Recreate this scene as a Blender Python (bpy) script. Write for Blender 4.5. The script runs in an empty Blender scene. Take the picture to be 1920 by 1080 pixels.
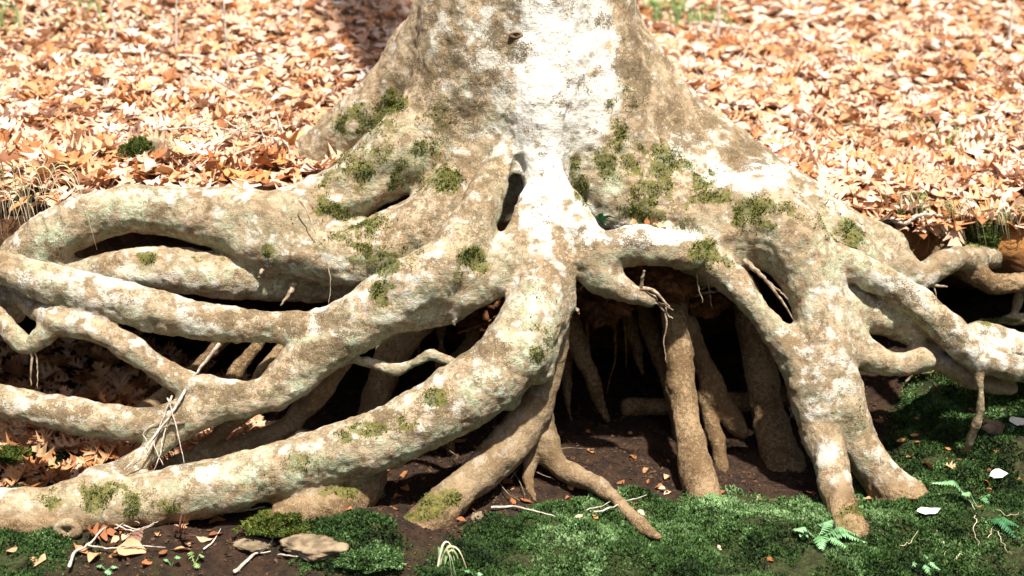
import bpy, math, random
import numpy as np
from mathutils import Vector, Matrix
R = math.radians
random.seed(7)
rng = np.random.default_rng(11)
scene = bpy.context.scene
col = scene.collection

# ------------------------------------------------------------------ camera, sky, sun, exposure
CAM = (0.0, -5.35, 0.35)
PITCH = R(8.0)
FPX = 50.0 / 36.0 * 1920.0
cd = bpy.data.cameras.new('camera')
cd.lens = 50.0; cd.sensor_width = 36.0; cd.clip_start = 0.05; cd.clip_end = 400.0
cd.dof.use_dof = True; cd.dof.focus_distance = 4.75; cd.dof.aperture_fstop = 1.9
cam = bpy.data.objects.new('camera', cd)
cam.location = CAM; cam.rotation_euler = (R(90) - PITCH, 0, 0)
col.objects.link(cam); scene.camera = cam

SUN_EL, SUN_AZ = 60.0, 16.0        # azimuth measured from the camera side towards the right
world = bpy.data.worlds.new('World'); scene.world = world; world.use_nodes = True
wn = world.node_tree.nodes; wl = world.node_tree.links
wn.clear()
wo = wn.new('ShaderNodeOutputWorld'); wb = wn.new('ShaderNodeBackground'); ws = wn.new('ShaderNodeTexSky')
ws.sky_type = 'NISHITA'; ws.sun_disc = False; ws.sun_elevation = R(SUN_EL); ws.sun_rotation = R(180 - SUN_AZ)
ws.air_density = 1.0; ws.dust_density = 4.0; ws.ozone_density = 1.0
wb.inputs[1].default_value = 0.05
wl.new(ws.outputs[0], wb.inputs[0]); wl.new(wb.outputs[0], wo.inputs[0])
sd = bpy.data.lights.new('sun', 'SUN'); sd.energy = 5.0; sd.angle = R(2.0); sd.color = (1.0, 0.955, 0.88)
sun = bpy.data.objects.new('sun', sd); col.objects.link(sun)
_az = R(SUN_AZ); _el = R(SUN_EL)
sdir = Vector((math.sin(_az) * math.cos(_el), -math.cos(_az) * math.cos(_el), math.sin(_el)))
sun.rotation_euler = sdir.to_track_quat('Z', 'Y').to_euler(); sun.location = sdir * 20
scene.view_settings.view_transform = 'Standard'; scene.view_settings.look = 'None'
scene.view_settings.exposure = 1.1; scene.view_settings.gamma = 1.0
scene.view_settings.use_curve_mapping = False
try:
    scene.cycles.use_denoising = True
    scene.cycles.max_bounces = 6
except Exception: pass

# ------------------------------------------------------------------ helpers
SP, CP = math.sin(PITCH), math.cos(PITCH)
def at(px, py, Y):
    """photo pixel (1920x1080) at world depth Y -> world point and metres per pixel there"""
    u = (px - 960) / FPX; v = -(py - 540) / FPX
    dx, dy, dz = u, CP + v * SP, -SP + v * CP
    t = (Y - CAM[1]) / dy
    return np.array((CAM[0] + dx * t, Y, CAM[2] + dz * t)), t / FPX

def _h(ix, iy, iz, seed):
    n = (ix.astype(np.int64) * 374761393 + iy.astype(np.int64) * 668265263 + iz.astype(np.int64) * 2147483647 + seed * 974711) & 0xffffffff
    n = ((n ^ (n >> 13)) * 1274126177) & 0xffffffff
    n = ((n ^ (n >> 16)) * 2246822519) & 0xffffffff
    return ((n ^ (n >> 15)) & 0xffff).astype(np.float32) / 32767.5 - 1.0
def vnoise(P, scale, seed=0):
    P = np.asarray(P, dtype=np.float64) * scale + 1000.0
    i = np.floor(P).astype(np.int64); f = P - i; f = f * f * (3 - 2 * f)
    x, y, z = i[..., 0], i[..., 1], i[..., 2]; fx, fy, fz = f[..., 0], f[..., 1], f[..., 2]
    r = 0
    for a in (0, 1):
        wx = fx if a else 1 - fx
        for b in (0, 1):
            wy = fy if b else 1 - fy
            for c in (0, 1):
                wz = fz if c else 1 - fz
                r = r + wx * wy * wz * _h(x + a, y + b, z + c, seed)
    return r
def fbm(P, scale, octv=3, seed=0, gain=0.5):
    r = 0; a = 1.0
    for o in range(octv):
        r = r + a * vnoise(P, scale * 2.03 ** o, seed + 17 * o); a *= gain
    return r
def sstep(a, b, x):
    t = np.clip((np.asarray(x, dtype=float) - a) / (b - a), 0, 1); return t * t * (3 - 2 * t)

def mesh_np(name, V, F, smooth=True, mat=None, attrs=None, normals=None):
    """V (n,3), F (m,3 or 4)"""
    V = np.ascontiguousarray(V, dtype=np.float32); F = np.ascontiguousarray(F, dtype=np.int32)
    me = bpy.data.meshes.new(name)
    k = F.shape[1]
    me.vertices.add(len(V)); me.vertices.foreach_set('co', V.ravel())
    me.loops.add(F.size); me.loops.foreach_set('vertex_index', F.ravel())
    me.polygons.add(len(F))
    me.polygons.foreach_set('loop_start', np.arange(0, F.size, k, dtype=np.int32))
    me.polygons.foreach_set('loop_total', np.full(len(F), k, dtype=np.int32))
    me.polygons.foreach_set('use_smooth', np.full(len(F), smooth, dtype=bool))
    me.update(calc_edges=True)
    for nm, arr in (attrs or {}).items():
        a = me.attributes.new(nm, 'FLOAT', 'POINT'); a.data.foreach_set('value', np.ascontiguousarray(arr, dtype=np.float32))
    if normals is not None:
        me.normals_split_custom_set_from_vertices([tuple(n) for n in normals.tolist()])
    if mat: me.materials.append(mat)
    return me
def link(name, me, parent=None, label=None, cat=None, group=None, kind=None):
    o = bpy.data.objects.new(name, me); col.objects.link(o)
    if parent is not None:
        off = Vector(); q = parent
        while q is not None: off += q.location; q = q.parent
        o.parent = parent; o.location = -off
    tag(o, label, cat, group, kind)
    return o
def tag(o, label=None, cat=None, group=None, kind=None):
    if label: o['label'] = label
    if cat: o['category'] = cat
    if group: o['group'] = group
    if kind: o['kind'] = kind
def empty(name, loc, label=None, cat=None, group=None):
    o = bpy.data.objects.new(name, None); col.objects.link(o); o.location = loc; o.empty_display_size = 0.1
    tag(o, label, cat, group); return o

def spline(P, sub):
    """Catmull-Rom through rows of P (any width)"""
    P = np.asarray(P, dtype=float)
    Q = np.vstack([2 * P[0] - P[1], P, 2 * P[-1] - P[-2]])
    out = []
    for i in range(1, len(Q) - 2):
        p0, p1, p2, p3 = Q[i - 1], Q[i], Q[i + 1], Q[i + 2]
        for s in range(sub):
            t = s / sub
            out.append(0.5 * ((2 * p1) + (-p0 + p2) * t + (2 * p0 - 5 * p1 + 4 * p2 - p3) * t * t + (-p0 + 3 * p1 - 3 * p2 + p3) * t ** 3))
    out.append(Q[-2]); return np.array(out)
def tube_np(pts, rad, n=7, jitter=0.0, seed=0):
    """swept tube with closed rounded ends; returns V,F (quads)"""
    pts = np.asarray(pts, float); rad = np.asarray(rad, float)
    T = np.gradient(pts, axis=0); T /= np.linalg.norm(T, axis=1)[:, None] + 1e-9
    ref = np.array((0.0, 0, 1)) if abs(T[0][2]) < 0.9 else np.array((1.0, 0, 0))
    V = []
    A = np.cross(T[0], ref); A /= np.linalg.norm(A)
    lr = np.random.default_rng(seed)
    rows = []
    P2 = np.vstack([pts[0] - T[0] * rad[0] * .5, pts, pts[-1] + T[-1] * rad[-1] * .5])
    R2 = np.concatenate([[rad[0] * .05], rad, [rad[-1] * .05]]); T2 = np.vstack([T[0], T, T[-1]])
    ang = np.linspace(0, 2 * np.pi, n, endpoint=False)
    for p, r, t in zip(P2, R2, T2):
        A = A - t * A.dot(t); A /= np.linalg.norm(A) + 1e-9; B = np.cross(t, A)
        rr = r * (1 + jitter * lr.uniform(-1, 1, n))
        rows.append(p + np.outer(np.cos(ang) * rr, A) + np.outer(np.sin(ang) * rr, B))
    V = np.vstack(rows); m = len(P2)
    i = np.arange(m - 1)[:, None] * n; j = np.arange(n)[None, :]; j2 = (j + 1) % n
    F = np.stack([i + j, i + j2, i + n + j2, i + n + j], -1).reshape(-1, 4)
    return V, F
class Bag:
    """collects V,F pieces of one object"""
    def __init__(s): s.V = []; s.F = []; s.n = 0
    def add(s, V, F):
        s.V.append(np.asarray(V, float)); s.F.append(np.asarray(F) + s.n); s.n += len(V)
    def get(s): return np.vstack(s.V), np.vstack(s.F)

# ------------------------------------------------------------------ materials
class NT:
    def __init__(s, name, rough=0.85):
        s.m = bpy.data.materials.new(name); s.m.use_nodes = True; s.t = s.m.node_tree; s.t.nodes.clear()
        s.out = s.n('ShaderNodeOutputMaterial'); s.b = s.n('ShaderNodeBsdfPrincipled')
        s.b.inputs['Roughness'].default_value = rough
        s.b.inputs['Specular IOR Level'].default_value = 0.25
        s.l(s.b.outputs[0], s.out.inputs[0])
        s.tc = s.n('ShaderNodeTexCoord')
    def n(s, t): return s.t.nodes.new(t)
    def l(s, a, b): s.t.links.new(a, b)
    def set(s, sock, v):
        if hasattr(v, 'is_output'): s.l(v, sock)
        elif isinstance(v, tuple) and len(v) == 3 and sock.type == 'RGBA': sock.default_value = (*v, 1)
        else: sock.default_value = v
    def noise(s, scale, detail=4, rough=0.55, vec=None, dist=0.0):
        x = s.n('ShaderNodeTexNoise'); x.inputs['Scale'].default_value = scale; x.inputs['Detail'].default_value = detail
        x.inputs['Roughness'].default_value = rough; x.inputs['Distortion'].default_value = dist
        s.l(vec if vec is not None else s.tc.outputs['Object'], x.inputs['Vector']); return x.outputs['Fac']
    def vor(s, scale, vec=None, feature='F1', out='Distance'):
        x = s.n('ShaderNodeTexVoronoi'); x.inputs['Scale'].default_value = scale; x.feature = feature
        s.l(vec if vec is not None else s.tc.outputs['Object'], x.inputs['Vector']); return x.outputs[out]
    def map(s, scale=(1, 1, 1), loc=(0, 0, 0)):
        x = s.n('ShaderNodeMapping'); x.inputs['Scale'].default_value = scale; x.inputs['Location'].default_value = loc
        s.l(s.tc.outputs['Object'], x.inputs['Vector']); return x.outputs[0]
    def ramp(s, v, a, b, lo=0.0, hi=1.0):
        x = s.n('ShaderNodeMapRange'); x.interpolation_type = 'SMOOTHSTEP'
        s.set(x.inputs[0], v); x.inputs[1].default_value = a; x.inputs[2].default_value = b
        x.inputs[3].default_value = lo; x.inputs[4].default_value = hi; return x.outputs[0]
    def math(s, op, a, b=0.5, clamp=False):
        x = s.n('ShaderNodeMath'); x.operation = op; x.use_clamp = clamp
        s.set(x.inputs[0], a); s.set(x.inputs[1], b); return x.outputs[0]
    def mix(s, f, a, b):
        x = s.n('ShaderNodeMix'); x.data_type = 'RGBA'
        s.set(x.inputs[0], f); s.set(x.inputs[6], a); s.set(x.inputs[7], b); return x.outputs[2]
    def attr(s, name):
        x = s.n('ShaderNodeAttribute'); x.attribute_name = name; return x.outputs['Fac']
    def bump(s, h, strength=0.5, dist=0.01, prev=None):
        x = s.n('ShaderNodeBump'); x.inputs['Strength'].default_value = strength; x.inputs['Distance'].default_value = dist
        s.l(h, x.inputs['Height'])
        if prev is not None: s.l(prev, x.inputs['Normal'])
        return x.outputs[0]
    def done(s, color, normal=None, rough=None):
        s.set(s.b.inputs['Base Color'], color)
        if normal is not None: s.l(normal, s.b.inputs['Normal'])
        if rough is not None: s.set(s.b.inputs['Roughness'], rough)
        return s.m

def mat_bark():
    t = NT('bark', 0.85)
    moss, alg, stain, wht, dk, trk = t.attr('moss'), t.attr('algae'), t.attr('stain'), t.attr('white'), t.attr('dark'), t.attr('trunkness')
    L = lambda x, y, z: t.map(loc=(x, y, z))
    fine = t.noise(210, 3, .75); mid = t.noise(75, 4, .7, vec=L(2, 3, 4)); n1 = t.noise(4.5, 6, .6)
    def ragged(base, k=.55): # patch edges broken up by grain
        return t.math('ADD', base, t.math('ADD', t.math('MULTIPLY', t.math('SUBTRACT', fine, .5), k), t.math('MULTIPLY', t.math('SUBTRACT', mid, .5), k)))
    c = t.mix(t.ramp(n1, .34, .66), (.27, .19, .11), (.40, .31, .205))
    c = t.mix(t.ramp(ragged(t.noise(26, 4, .6, vec=L(7, 1, 3)), .8), .455, .56, 0, .78), c, (.14, .092, .046))
    # tan streaks down the trunk
    sv = t.noise(16, 4, .55, vec=t.map(scale=(1, 1, .06), loc=(.4, 0, 0)))
    c = t.mix(t.math('MULTIPLY', trk, t.ramp(ragged(sv, .25), .50, .58, 0, .75)), c, (.43, .32, .20))
    # pale crustose lichen: rounded crumbly blotches; sunlit trunk and root tops painted paler
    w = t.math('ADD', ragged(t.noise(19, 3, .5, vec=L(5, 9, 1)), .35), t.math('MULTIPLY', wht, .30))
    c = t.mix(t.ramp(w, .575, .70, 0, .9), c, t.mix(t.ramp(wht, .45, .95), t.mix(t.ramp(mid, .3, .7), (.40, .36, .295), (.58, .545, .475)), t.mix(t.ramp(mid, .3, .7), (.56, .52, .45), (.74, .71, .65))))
    w2 = ragged(t.math('SUBTRACT', .62, t.vor(30, vec=L(1, 8, 5))), .45)
    c = t.mix(t.ramp(w2, .40, .47, 0, .55), c, (.54, .49, .41))
    # grey-green algae and lichen on the weather-shy flanks
    al = t.math('MULTIPLY', alg, t.ramp(ragged(t.noise(15, 4, .6, vec=L(5, 1, 2)), .8), .42, .60))
    c = t.mix(t.math('MULTIPLY', al, .85), c, t.mix(t.ramp(mid, .38, .62), (.25, .29, .16), (.47, .54, .39)))
    # brown-black crusts
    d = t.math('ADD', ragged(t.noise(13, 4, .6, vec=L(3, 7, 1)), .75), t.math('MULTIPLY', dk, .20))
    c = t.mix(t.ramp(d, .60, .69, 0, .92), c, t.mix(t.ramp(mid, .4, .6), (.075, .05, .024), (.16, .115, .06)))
    # soil stain
    sc_ = t.mix(t.ramp(ragged(n1, .9), .40, .62), (.115, .068, .03), (.27, .185, .10))
    c = t.mix(t.math('MULTIPLY', stain, 1.9, True), c, sc_)
    # moss film
    mm = t.ramp(t.math('ADD', ragged(moss, 1.5), t.math('MULTIPLY', t.math('SUBTRACT', t.noise(48, 4, .65), .5), 1.2)), .35, .75)
    c = t.mix(t.math('MULTIPLY', mm, .85, True), c, t.mix(t.ramp(mid, .38, .62), (.030, .038, .005), (.13, .125, .018)))
    b = t.bump(fine, .5, .005); b = t.bump(mid, .6, .009, b)
    b = t.bump(t.noise(24, 5, .6), .45, .018, b)
    b = t.bump(t.noise(30, 4, .6, vec=t.map(scale=(.25, .25, 3.0))), t_bump, .006, b)
    return t.done(c, b)
t_bump = .25
M = {}
M['bark'] = mat_bark()
def mat_leaf(name, obj=False):
    t = NT(name, 0.6)
    if obj: oi = t.n('ShaderNodeObjectInfo')
    r = t.attr('rnd')
    cr = t.n('ShaderNodeValToRGB'); t.l(r, cr.inputs[0]); e = cr.color_ramp.elements
    cols = [(0, (.20, .075, .03)), (.10, (.42, .17, .06)), (.24, (.54, .30, .15)), (.42, (.64, .43, .30)), (.68, (.74, .57, .46)), (.88, (.55, .24, .08)), (1., (.80, .70, .61))]
    e[0].position = 0; e[0].color = (*cols[0][1], 1); e[1].position = 1; e[1].color = (*cols[-1][1], 1)
    for p, c_ in cols[1:-1]:
        x = e.new(p); x.color = (*c_, 1)
    c = t.mix(t.ramp(t.noise(45, 5, .65), .45, .70, 0, .4), oi.outputs['Color'] if obj else cr.outputs[0], (.19, .085, .03))
    b = t.bump(t.noise(90, 3, .6), .4, .004)
    t.done(c, b)
    tr = t.n('ShaderNodeBsdfTranslucent'); t.l(c, tr.inputs[0]); mx = t.n('ShaderNodeMixShader'); mx.inputs[0].default_value = .15
    t.l(t.b.outputs[0], mx.inputs[1]); t.l(tr.outputs[0], mx.inputs[2]); t.l(mx.outputs[0], t.out.inputs[0])
    return t.m
M['litter'] = mat_leaf('leaf_litter'); M['leaf'] = mat_leaf('dry_leaf', True)
def mat_moss(name, a, b_, c_):
    t = NT(name, 0.75)
    cr = t.n('ShaderNodeValToRGB'); t.l(t.attr('rnd'), cr.inputs[0]); e = cr.color_ramp.elements
    e[0].color = (*a, 1); e[1].color = (*c_, 1); x = e.new(.5); x.color = (*b_, 1)
    t.done(cr.outputs[0]); return t.m
M['moss_bark'] = mat_moss('moss_on_bark', (.018, .032, .003), (.055, .078, .008), (.17, .175, .025))
M['moss_ground'] = mat_moss('moss_on_ground', (.012, .026, .006), (.05, .105, .022), (.26, .40, .17))
def mat_ground(name, kind):
    t = NT(name, 0.95)
    n1 = t.noise(3.0, 8, .6); n2 = t.noise(22, 8, .65); n3 = t.noise(90, 4, .7)
    if kind == 'hill':
        c = t.mix(t.ramp(n2, .35, .65), (.10, .05, .025), (.33, .19, .10)); c = t.mix(t.ramp(n3, .5, .7, 0, .6), c, (.5, .36, .24))
    elif kind == 'soil':
        c = t.mix(t.ramp(n2, .35, .65), (.04, .018, .008), (.10, .045, .018)); c = t.mix(t.math('MULTIPLY', t.attr('ochre'), t.ramp(n1, .3, .6)), c, (.42, .19, .055))
        c = t.mix(t.ramp(n3, .52, .7, 0, .4), c, (.03, .016, .008))
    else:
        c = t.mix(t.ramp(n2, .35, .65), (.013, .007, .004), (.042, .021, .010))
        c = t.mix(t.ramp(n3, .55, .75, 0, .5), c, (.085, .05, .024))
        g = t.math('MULTIPLY', t.attr('moss'), t.ramp(n2, .3, .55))
        c = t.mix(t.math('MULTIPLY', g, .8), c, t.mix(t.ramp(n3, .4, .6), (.014, .022, .005), (.045, .065, .015)))
    b = t.bump(n3, .7, .012); b = t.bump(n2, .7, .03, b)
    return t.done(c, b)
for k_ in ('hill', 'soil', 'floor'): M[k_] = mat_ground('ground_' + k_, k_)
def mat_plain(name, a, b_, scale=30, rough=.8, bump=.3, attr=None, spec=None):
    t = NT(name, rough)
    c = t.mix(t.ramp(t.noise(scale, 6, .62), .36, .64), a, b_)
    return t.done(c, t.bump(t.noise(scale * 3, 5, .65), bump, .006))
M['twig'] = mat_plain('weathered_twig', (.30, .24, .18), (.58, .52, .45), 60)
M['twig_dark'] = mat_plain('dark_twig', (.11, .075, .05), (.26, .19, .13), 60)
M['rootlet'] = mat_plain('rootlet', (.16, .105, .06), (.38, .30, .21), 50)
M['rootlet_orange'] = mat_plain('orange_rootlet', (.14, .06, .018), (.30, .15, .055), 50)
M['fern'] = mat_plain('fern_green', (.08, .20, .07), (.24, .42, .21), 18, .55, .15)
M['fern_dark'] = mat_plain('fern_dark_green', (.02, .09, .035), (.06, .18, .07), 18, .55, .15)
M['grass'] = mat_plain('grass_green', (.10, .20, .05), (.26, .36, .13), 12, .6, .1)
M['straw'] = mat_plain('grass_straw', (.42, .33, .19), (.62, .53, .38), 12, .7, .1)
M['stone'] = mat_plain('stone', (.10, .075, .045), (.30, .22, .14), 14, .95, .9)
M['seedling'] = mat_plain('seedling_green', (.03, .13, .06), (.09, .24, .12), 25, .45, .1)
M['white_leaf'] = mat_plain('bleached_leaf', (.62, .58, .50), (.80, .77, .71), 25, .6, .2)
M['bark_chip'] = mat_plain('bark_chip', (.16, .08, .055), (.28, .17, .12), 30, .85, .4)
# ------------------------------------------------------------------ the ground: hillside, undercut bank, lower slope
def lipY(X):
    X = np.asarray(X, float); Q = np.stack([X, X * 0, X * 0 + 3.3], -1)
    return .030 * vnoise(Q, 3.1, 201) + .018 * vnoise(Q, 9.0, 203) + .008 * vnoise(Q, 27.0, 205) + np.interp(X, [-2.6, -.75, -.35, .0, .6, 1.0, 1.4, 2.6], [-.22, -.17, .02, .06, .06, .10, .08, .05])
def lipZ(X): return np.interp(X, [-2.6, -.6, 0, .7, 1.1, 2.6], [.0, .0, -.03, -.07, -.10, -.115])
def hill(X, Y):
    X = np.asarray(X, float); Y = np.asarray(Y, float)
    d = Y - lipY(X)
    z = lipZ(X) + np.where(d < 0, d * .25, .25 * d + .008 * np.clip(d - 3, 0, 8) ** 2 + .12 * np.clip(d - 11, 0, 99))
    P = np.stack([X, Y, X * 0], -1)
    z = z + .05 * fbm(P, 1.1, 2, 5) * sstep(.0, 1.0, d) + .014 * fbm(P, 6.0, 2, 9) - .05 * (1 - sstep(-.06, .10, d))
    return z
def floorz(X, Y):
    X = np.asarray(X, float); Y = np.asarray(Y, float)
    z = np.where(Y > -.9, -1.06 + .12 * (Y + .9), -1.06 + .30 * (Y + .9))
    z = np.where(Y < -2.2, -1.45 + .10 * (Y + 2.2), z)
    back = sstep(-.75, .25, Y)
    z = z + .36 * sstep(.85, 1.9, X) * back + .12 * sstep(-.5, -1.7, X) * back
    z = z + .07 * sstep(.25, .8, Y)
    P = np.stack([X, Y, X * 0], -1)
    z = z + .035 * fbm(P, 2.3, 2, 21) + .018 * fbm(P, 9.0, 3, 23)
    # mossy cushions
    for (cx, cy, r, h) in CUSH: z = z + h * np.exp(-((X - cx) ** 2 + (Y - cy) ** 2) / r ** 2)
    return z
CUSH = []
_YF = np.linspace(-2.4, .9, 700); _YH = np.concatenate([np.linspace(-.27, 3, 500), np.linspace(3.05, 14, 300)])
def _hit(px, py, YS, fn):
    u = (px - 960) / FPX; v = -(py - 540) / FPX
    dx, dy, dz = u, CP + v * SP, -SP + v * CP
    t = (YS - CAM[1]) / dy; Xs = CAM[0] + dx * t; Zs = CAM[2] + dz * t
    below = np.nonzero(Zs <= fn(Xs, YS))[0]
    k = below[0] if len(below) else len(YS) - 1
    return np.array((Xs[k], YS[k], Zs[k])), t[k] / FPX
def on_floor(px, py):
    """where the line of sight through a photo pixel meets the lower ground"""
    return _hit(px, py, _YF, floorz)
def on_hill(px, py): return _hit(px, py, _YH, hill)
_c = []
for (px, py, rp, h) in ((1050, 1060, 150, .05), (1560, 1000, 120, .025), (690, 1045, 70, .03), (1380, 960, 120, .03), (1180, 960, 80, .02), (40, 1045, 90, .03), (550, 960, 80, .02), (1820, 760, 110, .05), (690, 1015, 75, .06)):
    p, s = on_floor(px, py); _c.append((p[0], p[1], rp * s, h))
CUSH = _c

def grid_sheet(xs, ys):
    X, Y = np.meshgrid(xs, ys); n, m = X.shape
    i = np.arange(n - 1)[:, None] * m + np.arange(m - 1)[None, :]
    F = np.stack([i, i + 1, i + m + 1, i + m], -1).reshape(-1, 4)
    return X.ravel(), Y.ravel(), F
def graded(a, b, dense_a, dense_b, fine, coarse):
    out = [a]
    while out[-1] < b:
        x = out[-1]; d = max(dense_a - x, x - dense_b, 0)
        out.append(x + fine + (coarse - fine) * min(1, d / 8) ** 1.0 * 1.0)
    return np.array(out)
# hillside
X, Y, F = grid_sheet(graded(-28, 28, -2.4, 2.4, .03, 1.5), np.concatenate([[-.012], graded(.0, 48, -.1, 3.5, .03, 1.5)]))
Yh = Y + lipY(X)
link('hillside', mesh_np('hillside', np.stack([X, Yh, hill(X, Yh)], -1), F, mat=M['hill']), kind='structure', label='leaf covered hillside rising behind the beech tree')
# lower slope
X, Y, F = grid_sheet(graded(-14, 14, -2.3, 2.3, .02, 1.2), graded(-10, 1.1, -1.5, 1.2, .02, .8))
P3 = np.stack([X, Y, floorz(X, Y)], -1)
def moss_mask(X, Y):
    P = np.stack([X, Y, X * 0], -1)
    front = sstep(-.42, -.78, Y)
    right = sstep(1.15, 1.5, X) * sstep(.1, -.15, Y)
    m = np.maximum(front * sstep(-.5, -.05, X), right)
    left = front * .55 * sstep(-.05, -.5, X) * sstep(-.75, -.98, Y)
    m = np.maximum(m, left) + .55 * (fbm(P, 3.2, 3, 31))
    for (cx, cy, r, h) in CUSH[:-1]: m = m + .8 * np.exp(-((X - cx) ** 2 + (Y - cy) ** 2) / r ** 2)
    # bare soil in the mouth of the hollow and round the feet of the legs
    for (px, py, rp) in BARE:
        m = m - 1.0 * np.exp(-((X - px) ** 2 + (Y - py) ** 2) / rp ** 2)
    return np.clip(m, 0, 1)
BARE = []
for (px, py, rp) in ((900, 960, 110), (1480, 930, 90), (1630, 760, 90), (760, 900, 140), (1180, 840, 200), (430, 1020, 110), (1590, 950, 40)):
    p, s = on_floor(px, py); BARE.append((p[0], p[1], rp * s * 1.3))
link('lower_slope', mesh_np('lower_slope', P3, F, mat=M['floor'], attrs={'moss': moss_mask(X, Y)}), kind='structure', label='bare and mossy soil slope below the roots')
# undercut bank: lip, roof of the hollow, back wall
xs = graded(-14, 14, -2.3, 2.3, .03, 1.2); nt = 70
tt = np.linspace(0, 1, nt)
ly, lz = lipY(xs), lipZ(xs)
side = sstep(1.15, 1.45, xs); left = sstep(-.9, -1.5, xs)
prof = []
for i, x in enumerate(xs):
    z0 = float(hill(x, ly[i] - .02)); zb = float(floorz(x, .8)) - .08
    zr = -.34 - .06 * side[i] + .02 * left[i]
    pts = np.array([(ly[i] + .05, z0 - .012), (ly[i] - .015, z0 - .03), (ly[i] - .045, z0 - .12), (ly[i] - .03, zr + .05), (ly[i] + .10, zr - .01), (ly[i] + .3, zr - .03), (.62, zr - .03), (.85, zr - .2), (.93, zb)])
    q = spline(pts, 10); q = q[np.linspace(0, len(q) - 1, nt).astype(int)]
    prof.append(np.column_stack([np.full(nt, x), q[:, 0], q[:, 1]]))
Pb = np.array(prof)                      # (nx, nt, 3)
Pf = Pb.reshape(-1, 3)
amp = np.tile(sstep(0.02, .15, tt), len(xs))
Pf = Pf.copy()
Pf[:, 1] += amp * (.05 * fbm(Pf, 3.5, 3, 41) + .030 * fbm(Pf, 14, 4, 43, .6))
Pf[:, 2] += amp * (.03 * fbm(Pf, 4.0, 3, 45) + .018 * fbm(Pf, 18, 3, 47))
i = np.arange(len(xs) - 1)[:, None] * nt + np.arange(nt - 1)[None, :]
F = np.stack([i, i + nt, i + nt + 1, i + 1], -1).reshape(-1, 4)
ochre = sstep(1.0, 1.3, Pf[:, 0]) * sstep(.45, .15, np.tile(tt, len(xs))) * .9
link('bank', mesh_np('bank', Pf, F, mat=M['soil'], attrs={'ochre': ochre}), kind='structure', label='undercut soil bank with a dark hollow beneath the tree')
# ------------------------------------------------------------------ the beech: trunk and exposed roots, one smooth body split into its parts
# each chain: part id, blend (px), soil stain, points (photo px, photo py, depth Y in metres, half width in photo px)
CH = []
def chain(part, k, stain, *pts): CH.append((part, k, stain, pts))
T = 'trunk'
chain(T, 60, 0, (980, -700, .0, 166), (980, -200, .0, 170), (980, 0, .0, 173), (978, 120, .0, 182), (985, 240, .02, 190), (1000, 330, .05, 180))
chain(T, 70, 0, (880, -700, -.06, 80), (878, -100, -.06, 80), (874, 60, -.07, 84), (876, 180, -.09, 88), (885, 280, -.12, 80))
chain(T, 60, 0, (1084, -700, -.10, 82), (1085, -100, -.10, 82), (1092, 80, -.10, 88), (1105, 200, -.10, 90), (1130, 330, -.10, 80))
chain(T, 50, 0, (1012, -700, -.26, 60), (1014, -100, -.26, 60), (1016, 100, -.28, 60), (1018, 210, -.32, 52))
# back-left buttress running into the leaves
chain('A', 40, .05, (860, -60, .06, 55), (826, 60, .07, 68), (772, 150, .09, 76), (708, 215, .12, 68), (645, 262, .15, 60), (590, 300, .18, 48), (520, 330, .24, 36))
# front-left buttress and the great left root
chain('B', 34, .0, (880, 130, -.08, 70), (830, 210, -.12, 75), (770, 275, -.17, 72), (700, 325, -.21, 62), (640, 365, -.25, 58), (575, 405, -.29, 62), (500, 422, -.32, 66),
      (410, 408, -.33, 56), (310, 396, -.33, 46), (215, 396, -.33, 44), (140, 420, -.33, 48), (85, 460, -.31, 56), (40, 510, -.29, 58), (-30, 560, -.28, 55), (-110, 590, -.28, 50))
chain('B', 22, .05, (900, 265, -.18, 66), (880, 350, -.24, 74), (820, 420, -.30, 78), (740, 465, -.33, 72), (650, 480, -.35, 64), (560, 470, -.35, 58), (480, 448, -.34, 52))
chain('B2', 18, .08, (40, 520, -.30, 42), (140, 512, -.33, 26), (240, 505, -.36, 36), (330, 508, -.37, 44), (420, 518, -.36, 40), (510, 530, -.31, 34), (620, 535, -.24, 30), (720, 520, -.16, 28))
# diagonal root with its two left-running arms
chain('C', 26, .02, (-120, 455, -.62, 30), (0, 498, -.62, 30), (100, 531, -.63, 36), (200, 560, -.64, 38), (300, 586, -.64, 37), (400, 606, -.64, 33), (500, 613, -.63, 30), (600, 610, -.61, 30), (680, 588, -.58, 32))
chain('D', 16, .0, (955, 285, -.34, 24), (920, 340, -.43, 31), (900, 400, -.51, 40), (856, 478, -.57, 55), (775, 540, -.60, 57), (690, 590, -.60, 53), (610, 650, -.63, 48), (550, 700, -.65, 42), (500, 738, -.67, 30))
chain('D', 16, .02, (988, 380, -.46, 16), (968, 440, -.52, 25), (908, 520, -.57, 42), (840, 558, -.56, 44), (760, 585, -.58, 36))
chain('D', 12, .0, (845, 440, -.545, 15), (800, 478, -.585, 15), (750, 510, -.62, 14))
chain('D', 8, .0, (848, 545, -.60, 10), (856, 575, -.61, 9), (852, 608, -.61, 5))
chain('E', 10, .02, (570, 712, -.66, 32), (500, 738, -.68, 31), (430, 742, -.69, 30), (370, 728, -.69, 27), (300, 690, -.69, 25), (230, 645, -.69, 24), (170, 615, -.68, 25), (112, 603, -.66, 26), (64, 582, -.60, 17), (20, 545, -.54, 14), (-60, 500, -.46, 12))
chain('E', 12, .05, (105, 606, -.66, 27), (78, 634, -.66, 23), (52, 648, -.65, 18), (20, 620, -.63, 18), (-10, 585, -.60, 17), (-60, 540, -.56, 15))
chain('F', 20, .06, (-120, 590, -.50, 34), (0, 582, -.50, 38), (30, 560, -.48, 26), (70, 535, -.44, 22), (140, 545, -.38, 18))
chain('G', 22, .03, (-120, 735, -.72, 30), (0, 752, -.72, 32), (100, 772, -.73, 32), (200, 790, -.73, 31), (280, 796, -.73, 30), (350, 780, -.72, 32), (420, 766, -.70, 28), (500, 748, -.68, 26))
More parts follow.
